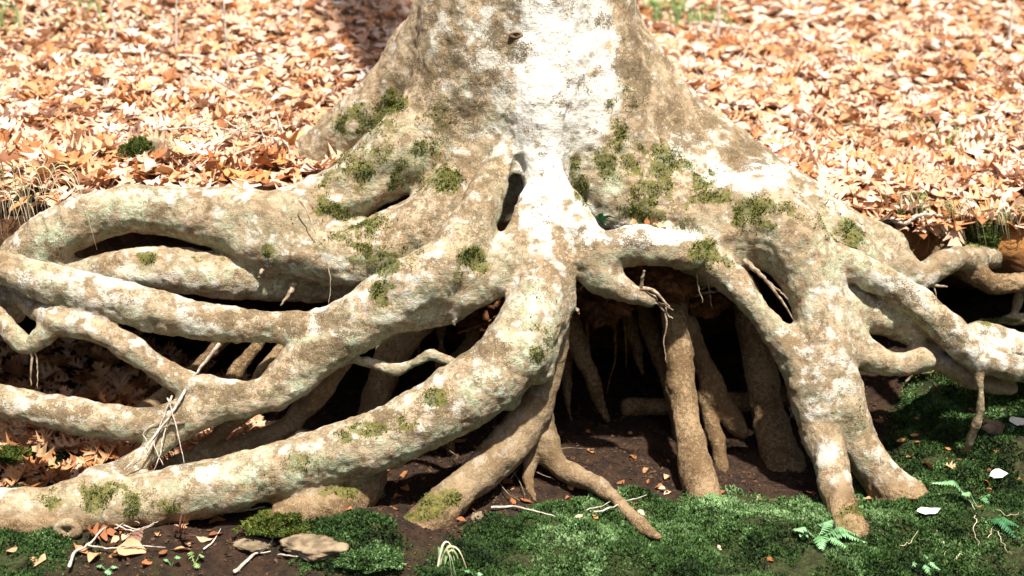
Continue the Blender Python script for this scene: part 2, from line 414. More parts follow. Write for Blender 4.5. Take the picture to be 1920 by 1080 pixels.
chain('G', 16, .05, (400, 770, -.70, 22), (325, 815, -.74, 19), (255, 865, -.79, 18), (185, 905, -.84, 26), (140, 925, -.87, 24))
# front root sweeping from the foot of the trunk to the left
chain('H', 36, .0, (1018, 190, -.31, 42), (1020, 300, -.37, 44), (1021, 380, -.43, 36), (1024, 450, -.49, 38), (1020, 520, -.56, 48), (1002, 590, -.62, 58), (962, 660, -.69, 66), (895, 722, -.74, 64),
      (800, 780, -.78, 60), (700, 828, -.81, 57), (600, 862, -.83, 55), (500, 890, -.85, 55), (400, 914, -.86, 54), (300, 936, -.87, 54), (200, 955, -.88, 52), (100, 968, -.89, 54), (0, 968, -.90, 50), (-120, 960, -.90, 48))
chain('H', 18, .0, (1046, 420, -.46, 24), (1052, 480, -.52, 26), (1048, 512, -.57, 27), (1050, 560, -.57, 24), (1040, 610, -.58, 22), (1010, 690, -.66, 26))
chain('H', 10, .0, (935, 735, -.70, 26), (950, 752, -.69, 16), (968, 752, -.69, 9))
chain('H', 12, .04, (210, 955, -.92, 24), (120, 975, -.945, 24), (40, 992, -.955, 21), (-60, 1010, -.96, 20))
# legs under the front root
chain('I', 16, .35, (1058, 560, -.48, 20), (1040, 640, -.50, 25), (1018, 715, -.53, 31), (985, 790, -.59, 37), (925, 862, -.68, 38), (855, 928, -.78, 37), (790, 985, -.87, 38), (740, 1022, -.94, 36), (680, 1050, -1.0, 26))
chain('J', 14, .45, (830, 560, -.32, 24), (780, 610, -.33, 30), (735, 665, -.35, 33), (708, 730, -.37, 27), (690, 790, -.44, 26), (690, 855, -.60, 36), (668, 902, -.73, 50), (636, 938, -.82, 50), (590, 956, -.87, 40), (528, 972, -.90, 28))
chain('J', 10, .45, (735, 655, -.34, 20), (730, 700, -.33, 16), (700, 770, -.34, 16), (680, 830, -.36, 16))
chain('K', 7, .05, (625, 682, -.60, 12), (662, 676, -.60, 9), (700, 682, -.60, 10), (742, 693, -.60, 11), (775, 681, -.61, 10), (808, 665, -.62, 10), (848, 680, -.64, 10), (888, 700, -.68, 10))
chain('L', 12, .40, (655, 655, -.52, 22), (600, 735, -.53, 20), (562, 770, -.54, 21), (540, 798, -.55, 23), (490, 822, -.57, 21), (420, 846, -.60, 19), (350, 862, -.63, 15), (300, 880, -.66, 10))
chain('L2', 8, .40, (500, 745, -.66, 18), (460, 775, -.64, 20), (420, 805, -.62, 17), (372, 850, -.62, 14), (340, 880, -.64, 10))
chain('L3', 8, .55, (450, 600, -.42, 15), (400, 655, -.42, 14), (355, 700, -.46, 13), (300, 745, -.50, 14), (250, 785, -.54, 12))
chain('L4', 8, .55, (490, 640, -.40, 10), (455, 680, -.42, 11), (432, 715, -.45, 10), (410, 760, -.50, 9))
chain('L5', 8, .55, (560, 625, -.45, 12), (525, 660, -.46, 11), (490, 700, -.48, 10), (450, 750, -.50, 9))
chain('M', 10, .35, (1050, 590, -.40, 18), (1032, 650, -.42, 16), (1014, 715, -.47, 19), (1010, 770, -.50, 23), (1020, 830, -.54, 27), (1036, 866, -.57, 19), (1080, 893, -.62, 16), (1128, 914, -.70, 15), (1175, 960, -.82, 12), (1212, 995, -.92, 10), (1238, 1008, -.96, 6))
chain('M', 8, .45, (1014, 825, -.54, 18), (994, 870, -.57, 13), (992, 905, -.62, 10), (1002, 938, -.68, 8), (1012, 962, -.74, 4))
chain('M', 7, .35, (1030, 838, -.56, 14), (1045, 852, -.58, 9), (1052, 862, -.59, 7))
# cut-off arm to the right of the foot
chain('N', 22, .0, (1040, 350, -.38, 24), (1070, 395, -.45, 30), (1095, 440, -.49, 38), (1125, 470, -.51, 42), (1160, 464, -.50, 38), (1210, 460, -.50, 37), (1262, 468, -.49, 35), (1292, 480, -.48, 30))
chain('N', 14, .12, (1095, 450, -.50, 32), (1106, 492, -.53, 37), (1140, 528, -.54, 31), (1182, 550, -.55, 22), (1222, 562, -.55, 12))
# right buttress
chain('S', 90, .0, (1095, -80, .04, 60), (1112, 60, .05, 76), (1165, 165, .05, 95), (1235, 250, .04, 98), (1320, 315, .01, 95), (1410, 365, -.05, 86), (1490, 415, -.12, 78), (1560, 460, -.18, 66), (1620, 500, -.20, 52))
chain('S', 80, .0, (1095, 150, -.10, 75), (1140, 280, -.10, 95), (1200, 360, -.13, 98), (1280, 410, -.19, 92), (1355, 432, -.27, 76), (1420, 448, -.31, 54))
chain('S', 40, .10, (1190, 380, -.16, 90), (1260, 440, -.20, 78), (1330, 480, -.28, 58))
chain('O', 12, .05, (1290, 455, -.34, 40), (1342, 500, -.40, 36), (1390, 540, -.45, 31), (1432, 592, -.49, 28), (1470, 645, -.52, 30), (1505, 700, -.54, 36), (1520, 760, -.56, 36))
chain('P', 26, .02, (1410, 390, -.25, 78), (1470, 440, -.34, 72), (1520, 520, -.42, 58), (1540, 600, -.48, 52), (1548, 680, -.53, 56), (1565, 750, -.56, 54))
chain('P', 20, .10, (1530, 720, -.56, 44), (1535, 790, -.60, 40), (1550, 850, -.66, 33), (1566, 910, -.75, 31), (1582, 962, -.84, 32), (1598, 1000, -.91, 36), (1610, 1030, -.95, 30))
chain('P', 20, .10, (1568, 730, -.56, 46), (1592, 800, -.56, 44), (1622, 855, -.58, 40), (1655, 900, -.61, 42), (1690, 938, -.64, 48), (1715, 965, -.66, 36))
chain('P', 6, .0, (1560, 560, -.535, 10), (1545, 640, -.585, 9), (1540, 740, -.62, 9), (1556, 810, -.63, 8))
# legs standing inside the hollow
chain('Q', 14, .45, (1262, 520, -.22, 28), (1264, 590, -.27, 25), (1270, 660, -.32, 27), (1278, 740, -.39, 29), (1294, 815, -.48, 26), (1306, 870, -.55, 27), (1318, 915, -.62, 29), (1330, 950, -.68, 24))
chain('Q', 10, .55, (1290, 830, -.48, 18), (1288, 880, -.54, 17), (1296, 920, -.60, 12))
chain('Q2', 12, .5, (1270, 560, -.18, 22), (1292, 620, -.20, 20), (1322, 690, -.23, 22), (1346, 745, -.25, 21), (1372, 785, -.27, 19), (1392, 812, -.28, 11))
chain('Q3', 8, .55, (1322, 740, -.24, 13), (1336, 800, -.28, 13), (1350, 850, -.33, 13), (1358, 895, -.38, 9))
chain('Q4', 16, .6, (1395, 540, -.05, 32), (1412, 620, -.10, 30), (1428, 700, -.15, 31), (1440, 775, -.21, 33), (1455, 830, -.27, 36), (1470, 875, -.32, 44), (1480, 905, -.34, 40))
chain('Q5', 8, .55, (1180, 765, .05, 17), (1260, 760, .05, 18), (1350, 752, .02, 18), (1400, 758, .0, 18), (1450, 748, .0, 19), (1520, 735, -.05, 20))
chain('Q6', 8, .6, (1205, 560, .05, 15), (1222, 630, .03, 14), (1248, 710, .0, 14), (1268, 790, -.03, 12), (1276, 860, -.12, 11))
chain('Q7', 6, .6, (1180, 600, .12, 12), (1195, 660, .12, 12), (1205, 700, .12, 5))
chain('Q8', 6, .6, (1060, 590, -.1, 22), (1082, 640, -.08, 18), (1106, 700, -.05, 13), (1130, 770, -.02, 9), (1140, 790, 0, 5))
chain('Q8', 5, .6, (1070, 640, .0, 9), (1062, 700, .0, 7), (1066, 760, .0, 6), (1074, 800, .0, 3))
chain('Q9', 5, .6, (900, 560, -.1, 16), (880, 640, -.12, 13), (840, 700, -.15, 14), (842, 780, -.2, 10), (846, 850, -.25, 8))
chain('Q9', 4, .6, (830, 580, -.2, 12), (828, 640, -.2, 10), (832, 720, -.2, 10), (818, 800, -.22, 8))
# right-running roots
chain('R', 24, .02, (1480, 455, -.30, 40), (1550, 478, -.38, 30), (1620, 506, -.43, 29), (1690, 545, -.47, 30), (1750, 592, -.50, 30), (1800, 642, -.52, 30), (1850, 676, -.52, 27), (1920, 692, -.50, 26), (2040, 695, -.45, 26))
chain('R2', 22, .04, (1525, 540, -.36, 38), (1600, 575, -.38, 36), (1670, 598, -.40, 33), (1740, 628, -.41, 28), (1800, 648, -.40, 22), (1860, 660, -.38, 20), (1930, 660, -.35, 18), (2040, 650, -.3, 16))
chain('R3', 20, .10, (1560, 590, -.42, 48), (1598, 645, -.46, 36), (1640, 674, -.49, 28), (1690, 684, -.51, 22), (1730, 676, -.52, 21))
chain('R4', 24, .05, (1540, 420, -.12, 46), (1610, 432, -.14, 32), (1665, 455, -.16, 28), (1690, 495, -.18, 28), (1722, 520, -.19, 26), (1765, 495, -.15, 25), (1812, 482, -.07, 23), (1850, 480, .03, 22), (1885, 482, .14, 20))
chain('R4', 14, .1, (1700, 500, -.18, 18), (1712, 540, -.20, 17), (1722, 575, -.24, 14), (1735, 610, -.30, 12))
chain('R5', 14, .75, (1765, 478, .06, 22), (1812, 502, -.02, 23), (1860, 530, -.05, 19), (1920, 530, -.04, 17), (2040, 515, .0, 17))
chain('R6', 14, .03, (1770, 640, -.34, 16), (1815, 628, -.34, 20), (1865, 628, -.33, 20), (1920, 645, -.32, 20), (2040, 655, -.3, 19))
chain('R7', 12, .15, (1720, 660, -.44, 18), (1780, 690, -.46, 17), (1840, 716, -.46, 17), (1892, 724, -.46, 15))
chain('R8', 8, .10, (1790, 620, .02, 7), (1850, 606, .04, 9), (1920, 598, .04, 11), (2040, 590, .05, 11))
chain('R8', 6, .2, (1915, 540, .03, 5), (1908, 570, .035, 7), (1892, 602, .04, 9))
chain('U', 9, .15, (1838, 672, -.52, 16), (1837, 700, -.54, 12), (1840, 745, -.55, 9), (1832, 790, -.53, 10), (1818, 825, -.50, 8), (1812, 845, -.47, 6))

CARVE = [(16, (830, 292, -.36, 16), (765, 318, -.37, 26), (700, 345, -.385, 30), (640, 352, -.39, 22)),      # mossy pocket in the left buttress
         (10, (972, 300, -.40, 8), (966, 340, -.42, 14), (955, 385, -.44, 24), (942, 430, -.46, 28)),           # slot between neck and front root
         (14, (1066, -50, -.40, 8), (1070, 120, -.405, 10), (1074, 240, -.40, 13), (1078, 320, -.39, 18), (1088, 385, -.37, 20)), # groove beside the front rib
         (14, (946, 60, -.42, 6), (955, 180, -.42, 10), (962, 270, -.42, 10)),
         (10, (1395, 488, -.47, 8), (1425, 515, -.48, 18), (1452, 555, -.50, 22), (1474, 600, -.52, 10)),
         (14, (1130, 395, -.36, 16), (1200, 415, -.40, 20), (1290, 428, -.40, 14))]
H_ = 0.0075
GX0, GX1, GY0, GY1, GZ0, GZ1 = -2.12, 2.14, -1.10, .48, -1.22, 1.06
nx, ny, nz = [int(math.ceil((b - a) / H_)) for a, b in ((GX0, GX1), (GY0, GY1), (GZ0, GZ1))]
G0 = np.array((GX0, GY0, GZ0))
fld = np.full((nx, ny, nz), .25, np.float32); pid = np.zeros((nx, ny, nz), np.uint8); best = np.full((nx, ny, nz), .25, np.float32)
parts = []; stain_of = []
gx = (GX0 + np.arange(nx) * H_).astype(np.float32); gy = (GY0 + np.arange(ny) * H_).astype(np.float32); gz = (GZ0 + np.arange(nz) * H_).astype(np.float32)
def irange(lo, hi, g0, n): return max(0, int((lo - g0) / H_)), min(n, int((hi - g0) / H_) + 2)
for ci, (part, k, stain, pts) in enumerate(CH + [(None, c[0], 0, c[1:]) for c in CARVE]):
    rows = []
    for (px, py, Y, r) in pts:
        p, s = at(px, py, Y); rows.append((*p, r * s))
    k = k / 533.0
    S = spline(rows, 5)
    lr = np.random.default_rng(ci + 100)
    # a slow wander of girth and line keeps the root from looking lathed
    w = np.cumsum(lr.normal(0, 1, len(S))); w = w - np.linspace(w[0], w[-1], len(S)); w /= (np.abs(w).max() + 1e-6)
    S[:, 3] *= 1 + (.05 if part != T else 0.0) * w
    if part is not None and part not in parts: parts.append(part)
    ip = parts.index(part) if part is not None else 0
    mg = k + 3 * H_
    lo = (S[:, :3] - S[:, 3:]).min(0) - mg; hi = (S[:, :3] + S[:, 3:]).max(0) + mg
    bx = [irange(lo[0], hi[0], GX0, nx), irange(lo[1], hi[1], GY0, ny), irange(lo[2], hi[2], GZ0, nz)]
    if any(b[1] <= b[0] for b in bx): continue
    d = np.full([b[1] - b[0] for b in bx], .25, np.float32)
    for q in range(len(S) - 1):
        a, b_ = S[q], S[q + 1]
        l2 = np.minimum(a[:3] - a[3], b_[:3] - b_[3]) - mg; h2 = np.maximum(a[:3] + a[3], b_[:3] + b_[3]) + mg
        c = [irange(l2[0], h2[0], GX0, nx), irange(l2[1], h2[1], GY0, ny), irange(l2[2], h2[2], GZ0, nz)]
        c = [(max(u[0], v[0]), min(u[1], v[1])) for u, v in zip(c, bx)]
        if any(u[1] <= u[0] for u in c): continue
        x = gx[c[0][0]:c[0][1], None, None] - np.float32(a[0]); y = gy[None, c[1][0]:c[1][1], None] - np.float32(a[1]); z = gz[None, None, c[2][0]:c[2][1]] - np.float32(a[2])
        e = (b_[:3] - a[:3]).astype(np.float32); ee = float(e @ e) + 1e-12
        t = np.clip((x * e[0] + y * e[1] + z * e[2]) / np.float32(ee), 0, 1)
        dd = np.sqrt((x - t * e[0]) ** 2 + (y - t * e[1]) ** 2 + (z - t * e[2]) ** 2) - (np.float32(a[3]) + t * np.float32(b_[3] - a[3]))
        sl = tuple(slice(u[0] - v[0], u[1] - v[0]) for u, v in zip(c, bx))
        np.minimum(d[sl], dd, out=d[sl])
    sl = tuple(slice(*b) for b in bx)
    f = fld[sl]
    if part is None:
        g = -d; h = np.maximum(np.float32(k) - np.abs(f - g), 0) / np.float32(k)
        fld[sl] = np.maximum(f, g) + h * h * np.float32(k * .25); continue
    h = np.maximum(np.float32(k) - np.abs(f - d), 0) / np.float32(k)
    fld[sl] = np.minimum(f, d) - h * h * np.float32(k * .25)
    bb = best[sl]; m = d < bb
    bb[m] = d[m]; pid[sl][m] = ip
    if len(stain_of) <= ip: stain_of.append([])
    stain_of[ip].append(stain)
# --- surface nets
ins = (fld < 0)
cnt = np.zeros((nx - 1, ny - 1, nz - 1), np.uint8)
for a in (0, 1):
    for b in (0, 1):
        for c in (0, 1): cnt += ins[a:nx - 1 + a, b:ny - 1 + b, c:nz - 1 + c]
act = (cnt > 0) & (cnt < 8)
cells = np.argwhere(act).astype(np.int64); del cnt
vid = np.full((nx - 1, ny - 1, nz - 1), -1, np.int32); vid[act] = np.arange(len(cells))
acc = np.zeros((len(cells), 3)); num = np.zeros(len(cells))
corn = [(a, b, c) for a in (0, 1) for b in (0, 1) for c in (0, 1)]
for ca in corn:
    for ax in range(3):
        if ca[ax]: continue
        cb = list(ca); cb[ax] = 1
        va = fld[cells[:, 0] + ca[0], cells[:, 1] + ca[1], cells[:, 2] + ca[2]]; vb = fld[cells[:, 0] + cb[0], cells[:, 1] + cb[1], cells[:, 2] + cb[2]]
        m = (va < 0) != (vb < 0)
        t = va[m] / (va[m] - vb[m])
        pt = np.tile(np.array(ca, float), (m.sum(), 1)); pt[:, ax] += t
        acc[m] += pt; num[m] += 1
TV = G0 + (cells + acc / num[:, None]) * H_
vpart = pid[cells[:, 0], cells[:, 1], cells[:, 2]]
quads = []
for ax in range(3):
    u, w = [(1, 2), (2, 0), (0, 1)][ax]
    s0 = [slice(None)] * 3; s1 = [slice(None)] * 3; s0[ax] = slice(0, -1); s1[ax] = slice(1, None)
    A, B = ins[tuple(s0)], ins[tuple(s1)]
    e = np.argwhere(A != B)
    lim = np.array((nx - 1, ny - 1, nz - 1))
    ok = (e[:, u] > 0) & (e[:, w] > 0) & (e[:, u] < lim[u]) & (e[:, w] < lim[w]); e = e[ok]
    flip = A[e[:, 0], e[:, 1], e[:, 2]]
    q = []
    for (du, dw) in ((-1, -1), (0, -1), (0, 0), (-1, 0)):
        cc = e.copy(); cc[:, u] += du; cc[:, w] += dw; q.append(vid[cc[:, 0], cc[:, 1], cc[:, 2]])
    q = np.stack(q, -1); q[~flip] = q[~flip][:, ::-1]
    quads.append(q)
TF = np.vstack(quads); TF = TF[(TF >= 0).all(1)]
del fld, best, vid, ins, act
def vnormals(V, F):
    n = np.cross(V[F[:, 2]] - V[F[:, 0]], V[F[:, 3]] - V[F[:, 1]])
    N = np.zeros_like(V)
    for c in range(4):
        for ax in range(3): N[:, ax] += np.bincount(F[:, c], n[:, ax], len(V))
    return N / (np.linalg.norm(N, axis=1)[:, None] + 1e-12)
# gentle relaxation, then lumps and dents
for _ in range(2):
    s = np.zeros_like(TV); c = np.zeros(len(TV))
    for a, b in ((0, 1), (1, 2), (2, 3), (3, 0)):
        for ax in range(3): s[:, ax] += np.bincount(TF[:, a], TV[TF[:, b], ax], len(TV)) + np.bincount(TF[:, b], TV[TF[:, a], ax], len(TV))
        c += np.bincount(TF[:, a], minlength=len(TV)) + np.bincount(TF[:, b], minlength=len(TV))
    TV = TV * .5 + .5 * s / np.maximum(c, 1)[:, None]
TN = vnormals(TV, TF)
disp = .009 * fbm(TV, 9.0, 2, 61) + .0045 * fbm(TV, 26.0, 2, 63) + .0020 * vnoise(TV, 80, 65)
# vertical flutes on the trunk
tr = sstep(.0, .35, TV[:, 2])
disp = disp + tr * .010 * fbm(TV * np.array((1, 1, .12)), 11.0, 2, 67)
TV = TV + TN * disp[:, None]
TN = vnormals(TV, TF)
# --- surface attributes
NV = len(TV)
# project to the photo to lay out moss cushions, stains and painted sunlight on the bark
rel = TV - np.array(CAM)
dep = rel[:, 1] * CP - rel[:, 2] * SP
PX = 960 + FPX * rel[:, 0] / dep; PY = 540 - FPX * (rel[:, 1] * SP + rel[:, 2] * CP) / dep
def spots(L):
    m = np.zeros(NV)
    for (x, y, rx, ry, *w) in L:
        w = w[0] if w else 1.0
        m = np.maximum(m, w * np.clip(1.65 - ((PX - x) / rx) ** 2 - ((PY - y) / ry) ** 2, 0, 1))
    return m
MOSS = [(700, 335, 80, 34), (770, 300, 55, 40), (640, 345, 45, 28), (840, 340, 30, 25), (610, 410, 55, 38), (655, 420, 60, 32), (590, 385, 25, 25), (668, 470, 30, 25), (720, 495, 35, 22), (395, 487, 34, 17), (275, 483, 20, 12), (215, 505, 22, 10),
        (888, 490, 30, 30), (868, 520, 18, 22), (720, 550, 26, 25), (1148, 240, 30, 50), (1135, 300, 20, 35), (1215, 300, 50, 32), (1290, 330, 55, 30), (1350, 390, 80, 34), (1260, 395, 90, 22), (1440, 400, 50, 28), (1200, 405, 40, 15), (1330, 470, 45, 20),
        (1385, 490, 26, 18), (1590, 440, 30, 30), (1570, 460, 20, 40), (690, 215, 40, 25), (660, 235, 30, 20), (740, 190, 25, 25), (120, 940, 34, 30), (160, 935, 50, 26), (215, 925, 30, 22), (310, 955, 34, 20), (240, 945, 24, 25), (560, 870, 30, 22, .6), (605, 862, 26, 20, .6), (480, 900, 40, 22, .5),
        (690, 805, 36, 14), (640, 820, 26, 12), (820, 745, 26, 18), (765, 790, 20, 18), (780, 950, 60, 30, .8), (720, 990, 40, 30), (845, 930, 22, 18), (640, 930, 45, 28, .8), (1010, 640, 22, 40, .7), (1090, 350, 14, 40), (1080, 320, 12, 30), (1585, 760, 22, 40, .6), (1610, 790, 14, 30, .5),
        (1600, 970, 30, 22, .7), (1830, 440, 30, 26), (1730, 430, 24, 16), (1880, 605, 40, 10), (505, 470, 14, 14), (800, 250, 30, 40, .5), (830, 215, 24, 30, .5), (1230, 360, 60, 25, .7), (1180, 180, 20, 30, .5), (1320, 395, 160, 45, .55), (1230, 320, 90, 60, .5), (640, 415, 95, 55, .6), (730, 318, 110, 48, .65), (690, 230, 70, 40, .5), (1500, 420, 90, 60, .4), (760, 480, 60, 30, .5), (1360, 490, 70, 26, .6), (180, 935, 110, 34, .5), (1010, 600, 40, 70, .4)]
moss = spots(MOSS) * sstep(-.75, .35, fbm(TV, 15.0, 3, 71)) * sstep(-.45, .05, TN[:, 2] + .25)
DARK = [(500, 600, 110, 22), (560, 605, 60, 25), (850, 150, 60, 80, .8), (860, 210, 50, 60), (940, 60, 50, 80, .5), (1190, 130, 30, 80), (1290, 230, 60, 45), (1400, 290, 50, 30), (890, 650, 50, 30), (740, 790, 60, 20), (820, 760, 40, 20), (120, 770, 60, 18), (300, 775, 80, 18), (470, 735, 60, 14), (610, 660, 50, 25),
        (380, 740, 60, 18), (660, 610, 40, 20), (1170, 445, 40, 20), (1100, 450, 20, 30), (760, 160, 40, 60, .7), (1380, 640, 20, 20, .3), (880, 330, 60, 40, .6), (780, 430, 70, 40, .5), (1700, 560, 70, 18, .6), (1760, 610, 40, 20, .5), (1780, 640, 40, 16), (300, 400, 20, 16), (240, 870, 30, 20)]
WHITE = [(1020, 200, 60, 260), (1100, 120, 55, 160), (1010, 340, 40, 60), (930, 130, 70, 160, .55), (860, 100, 60, 120, .35), (1200, 440, 120, 22), (1090, 420, 40, 50, .8), (1400, 330, 90, 30, .8), (1300, 280, 70, 40, .5), (500, 600, 500, 30, .35), (700, 540, 160, 60, .35), (1000, 560, 60, 90, .35), (820, 740, 140, 40, .3), (1550, 660, 60, 110, .35),  # painted sunlight on trunk front and right arm, mixed with pale lichen
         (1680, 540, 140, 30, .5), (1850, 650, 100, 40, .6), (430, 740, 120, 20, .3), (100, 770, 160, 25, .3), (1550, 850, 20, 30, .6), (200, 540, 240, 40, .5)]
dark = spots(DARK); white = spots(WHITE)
white = np.maximum(white, .42 * sstep(.25, .85, TN[:, 2]) * sstep(-.5, .4, fbm(TV, 6, 2, 79)))  # up-facing root tops painted lighter, as if catching the sun
# algae keeps to the flanks and undersides and to the shaded left of the trunk, thinned where bark is whitened
alg = sstep(.35, -.35, TN[:, 2]) * .75 + .25 * sstep(-.2, .4, fbm(TV, 5, 2, 73))
ALG = [(480, 870, 140, 40), (1000, 620, 60, 90), (920, 740, 60, 50), (420, 530, 110, 35), (250, 390, 90, 40), (600, 520, 90, 25), (700, 620, 90, 40), (1590, 470, 60, 60), (1480, 560, 60, 60, .7), (1120, 360, 50, 60), (110, 480, 60, 60), (560, 740, 60, 25), (80, 620, 50, 30), (1640, 590, 80, 40), (330, 920, 60, 20, .5), (450, 635, 150, 14), (760, 600, 120, 22), (660, 655, 60, 25), (300, 520, 90, 22), (800, 820, 100, 22), (1590, 560, 40, 60, .8)]
alg = np.clip(np.maximum(alg * .95, spots(ALG)) * (1 - .8 * white), 0, 1)
pst = np.array([max(s) if len(s) == 1 else float(np.mean(s)) for s in stain_of])
st = pst[vpart]
# stain fades in near the soil
st = np.maximum(st, .85 * sstep(.10, -.01, TV[:, 2] - floorz(TV[:, 0], TV[:, 1])) * (TV[:, 2] < -.6))
for _ in range(6):
    s = np.zeros(NV); c = np.zeros(NV)
    for a, b in ((0, 1), (1, 2), (2, 3), (3, 0)):
        s += np.bincount(TF[:, a], st[TF[:, b]], NV) + np.bincount(TF[:, b], st[TF[:, a]], NV); c += np.bincount(TF[:, a], minlength=NV) + np.bincount(TF[:, b], minlength=NV)
    st = s / np.maximum(c, 1)
alg = alg * (1 - np.clip(st * 1.4, 0, .9))
trunkness = sstep(.1, .4, TV[:, 2])
tree = empty('beech_tree', (0.0, 0.0, -.1), 'old pale beech trunk on a web of bare exposed roots over a hollow bank', 'tree')
fpart = vpart[TF[:, 0]]
root_of = {}
moss_src = {}
for ip, pn in enumerate(parts):
    f = TF[fpart == ip]
    if len(f) < 20: continue
    used, inv = np.unique(f, return_inverse=True)
    nm = 'trunk' if pn == T else 'root'
    me = mesh_np(nm, TV[used], inv.reshape(f.shape), mat=M['bark'], normals=TN[used],
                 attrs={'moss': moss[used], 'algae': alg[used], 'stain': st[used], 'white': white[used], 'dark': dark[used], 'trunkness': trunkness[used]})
    root_of[pn] = link(nm, me, tree)
    moss_src[pn] = f
for pn, lb in (('H', 'thick pale root sweeping from the foot of the trunk with green film'), ('N', 'short bleached root arm with a blunt broken end'), ('P', 'stout forked root leg standing on the moss'),
               ('R5', 'orange soil coated root under the bank lip'), ('B', 'massive mossy buttress root ending in a loop'), ('K', 'thin grey root bridging two thick roots')):
    if pn in root_of: root_of[pn]['label'] = lb
# the trunk above the picture
zs = np.linspace(.98, 9.0, 40); _p, _s = at(978, -200, 0)
r0 = .365
ang = np.linspace(0, 2 * np.pi, 48, endpoint=False)
rows = []
for z in zs:
    r = r0 * (1 - .055 * (z - 1))
    a = np.stack([np.cos(ang), np.sin(ang), ang * 0 + z * .4], -1)
    rr = r * (1 + .03 * fbm(a, 2.0, 2, 81))
    rows.append(np.stack([.033 + rr * np.cos(ang), -.02 + rr * np.sin(ang), ang * 0 + z], -1))
V = np.vstack(rows); n = 48; i = np.arange(len(zs) - 1)[:, None] * n; j = np.arange(n)[None, :]
F = np.stack([i + j, i + (j + 1) % n, i + n + (j + 1) % n, i + n + j], -1).reshape(-1, 4)
z0 = np.zeros(len(V)); link('upper_trunk', mesh_np('upper_trunk', V, F, mat=M['bark'], attrs={'moss': z0, 'algae': z0, 'stain': z0, 'white': z0 + .5, 'dark': z0, 'trunkness': z0 + 1}), tree)

# --- moss cushions growing on the bark: short leafy shoots
def tufts(P, N, length, width, nb, seed, spread=.9):
    """nb pointed blades at each P around normal N; returns V,F(tri),rnd"""
    lr = np.random.default_rng(seed); m = len(P)
    Vs, Fs, Rs = [], [], []
    for b in range(nb):
        d = N + spread * lr.normal(0, .6, (m, 3)); d /= np.linalg.norm(d, axis=1)[:, None] + 1e-9
        side = np.cross(d, lr.normal(0, 1, (m, 3))); side /= np.linalg.norm(side, axis=1)[:, None] + 1e-9
        L = length * lr.uniform(.5, 1.25, m)[:, None]; W = width * lr.uniform(.6, 1.3, m)[:, None]
        base = P - N * .002
        Vs.append(np.stack([base, base + d * L * .55 + side * W, base + d * L, base + d * L * .55 - side * W], 1).reshape(-1, 3))
        Rs.append(np.repeat(np.clip(lr.normal(.5, .22, m), 0, 1), 4))
    V = np.vstack(Vs); n = len(V) // 4
    return V, np.arange(n * 4).reshape(n, 4), np.concatenate(Rs)
for pn, f in moss_src.items():
    mf = moss[f].mean(1); w = np.clip(mf - .18, 0, 1) ** 1.4 * sstep(-.5, .5, fbm(TV[f[:, 0]], 40, 2, 77))
    if w.sum() < 15: continue
    lr = np.random.default_rng(len(f))
    cntf = lr.poisson(w * 3.0)
    idx = np.repeat(np.arange(len(f)), cntf); q = f[idx]
    bw = lr.dirichlet((1, 1, 1, 1), len(q))
    P = (TV[q] * bw[:, :, None]).sum(1); N = TN[q[:, 0]]
    V, F, rd = tufts(P, N, .0085, .0021, 2, len(f))
    rd = np.clip(rd + .25 * np.tile(fbm(P, 12, 2, 91), 2).repeat(4), 0, 1)
    link('moss', mesh_np('moss', V, F, False, M['moss_bark'], {'rnd': rd}), root_of[pn], kind='stuff')
# ------------------------------------------------------------------ dry leaves
OAK = [(.0, .008), (.10, .012), (.15, .05), (.21, .17), (.255, .20), (.27, .07), (.34, .07), (.40, .20), (.48, .36), (.50, .34), (.485, .13), (.53, .085), (.60, .18), (.70, .31), (.73, .28), (.70, .12), (.75, .075), (.82, .14), (.90, .17), (.92, .07), (1.0, .004)]
BEECH = [(.0, .006), (.08, .01), (.16, .13), (.32, .23), (.50, .26), (.68, .21), (.84, .11), (1.0, .004)]
LOW = [(.0, .01), (.12, .05), (.35, .22), (.55, .24), (.8, .15), (1.0, .01)]
def leaf_tpl(outline, seed, cup, bend, twist):
    lr = np.random.default_rng(seed); n = len(outline)
    rows = []
    for i, (t, w) in enumerate(outline):
        tm = min(t, .97)
        rows.append([(t, w * (1 + .15 * lr.uniform(-1, 1))), (tm * (1 - .0), 0.0), (t + .015 * lr.uniform(-1, 1), -w * (1 + .15 * lr.uniform(-1, 1)))])
    P = np.array(rows)                                   # n,3,2
    x = P[..., 0] - .5; y = P[..., 1]
    ph = lr.uniform(0, 6)
    z = cup * np.abs(y) ** 1.3 * 2.2 + bend * (x * x) * 1.6 + .035 * np.sin(x * 9 + ph + y * 7) + twist * x * y
    # roll the margins
    z = z + .25 * cup * np.clip(np.abs(y) - .15, 0, 1) * np.sin(ph + x * 6)
    V = np.stack([x, y, z], -1).reshape(-1, 3)
    F = []
    for i in range(n - 1):
        a = i * 3; b = a + 3
        F += [(a, a + 1, b + 1, b), (a + 1, a + 2, b + 2, b + 1)]
    return V, np.array(F)
shapes = [(.32, .12, .3), (.2, -.25, .2), (-.3, .15, -.35), (.65, .05, .2), (.25, .42, .45), (-.5, -.3, -.2)]
OAK_T = [leaf_tpl(OAK, 200 + i, *s) for i, s in enumerate(shapes)]
BEE_T = [leaf_tpl(BEECH, 220 + i, *s) for i, s in enumerate(shapes)]
LOW_T = [leaf_tpl(LOW, 240 + i, *s) for i, s in enumerate(shapes)]
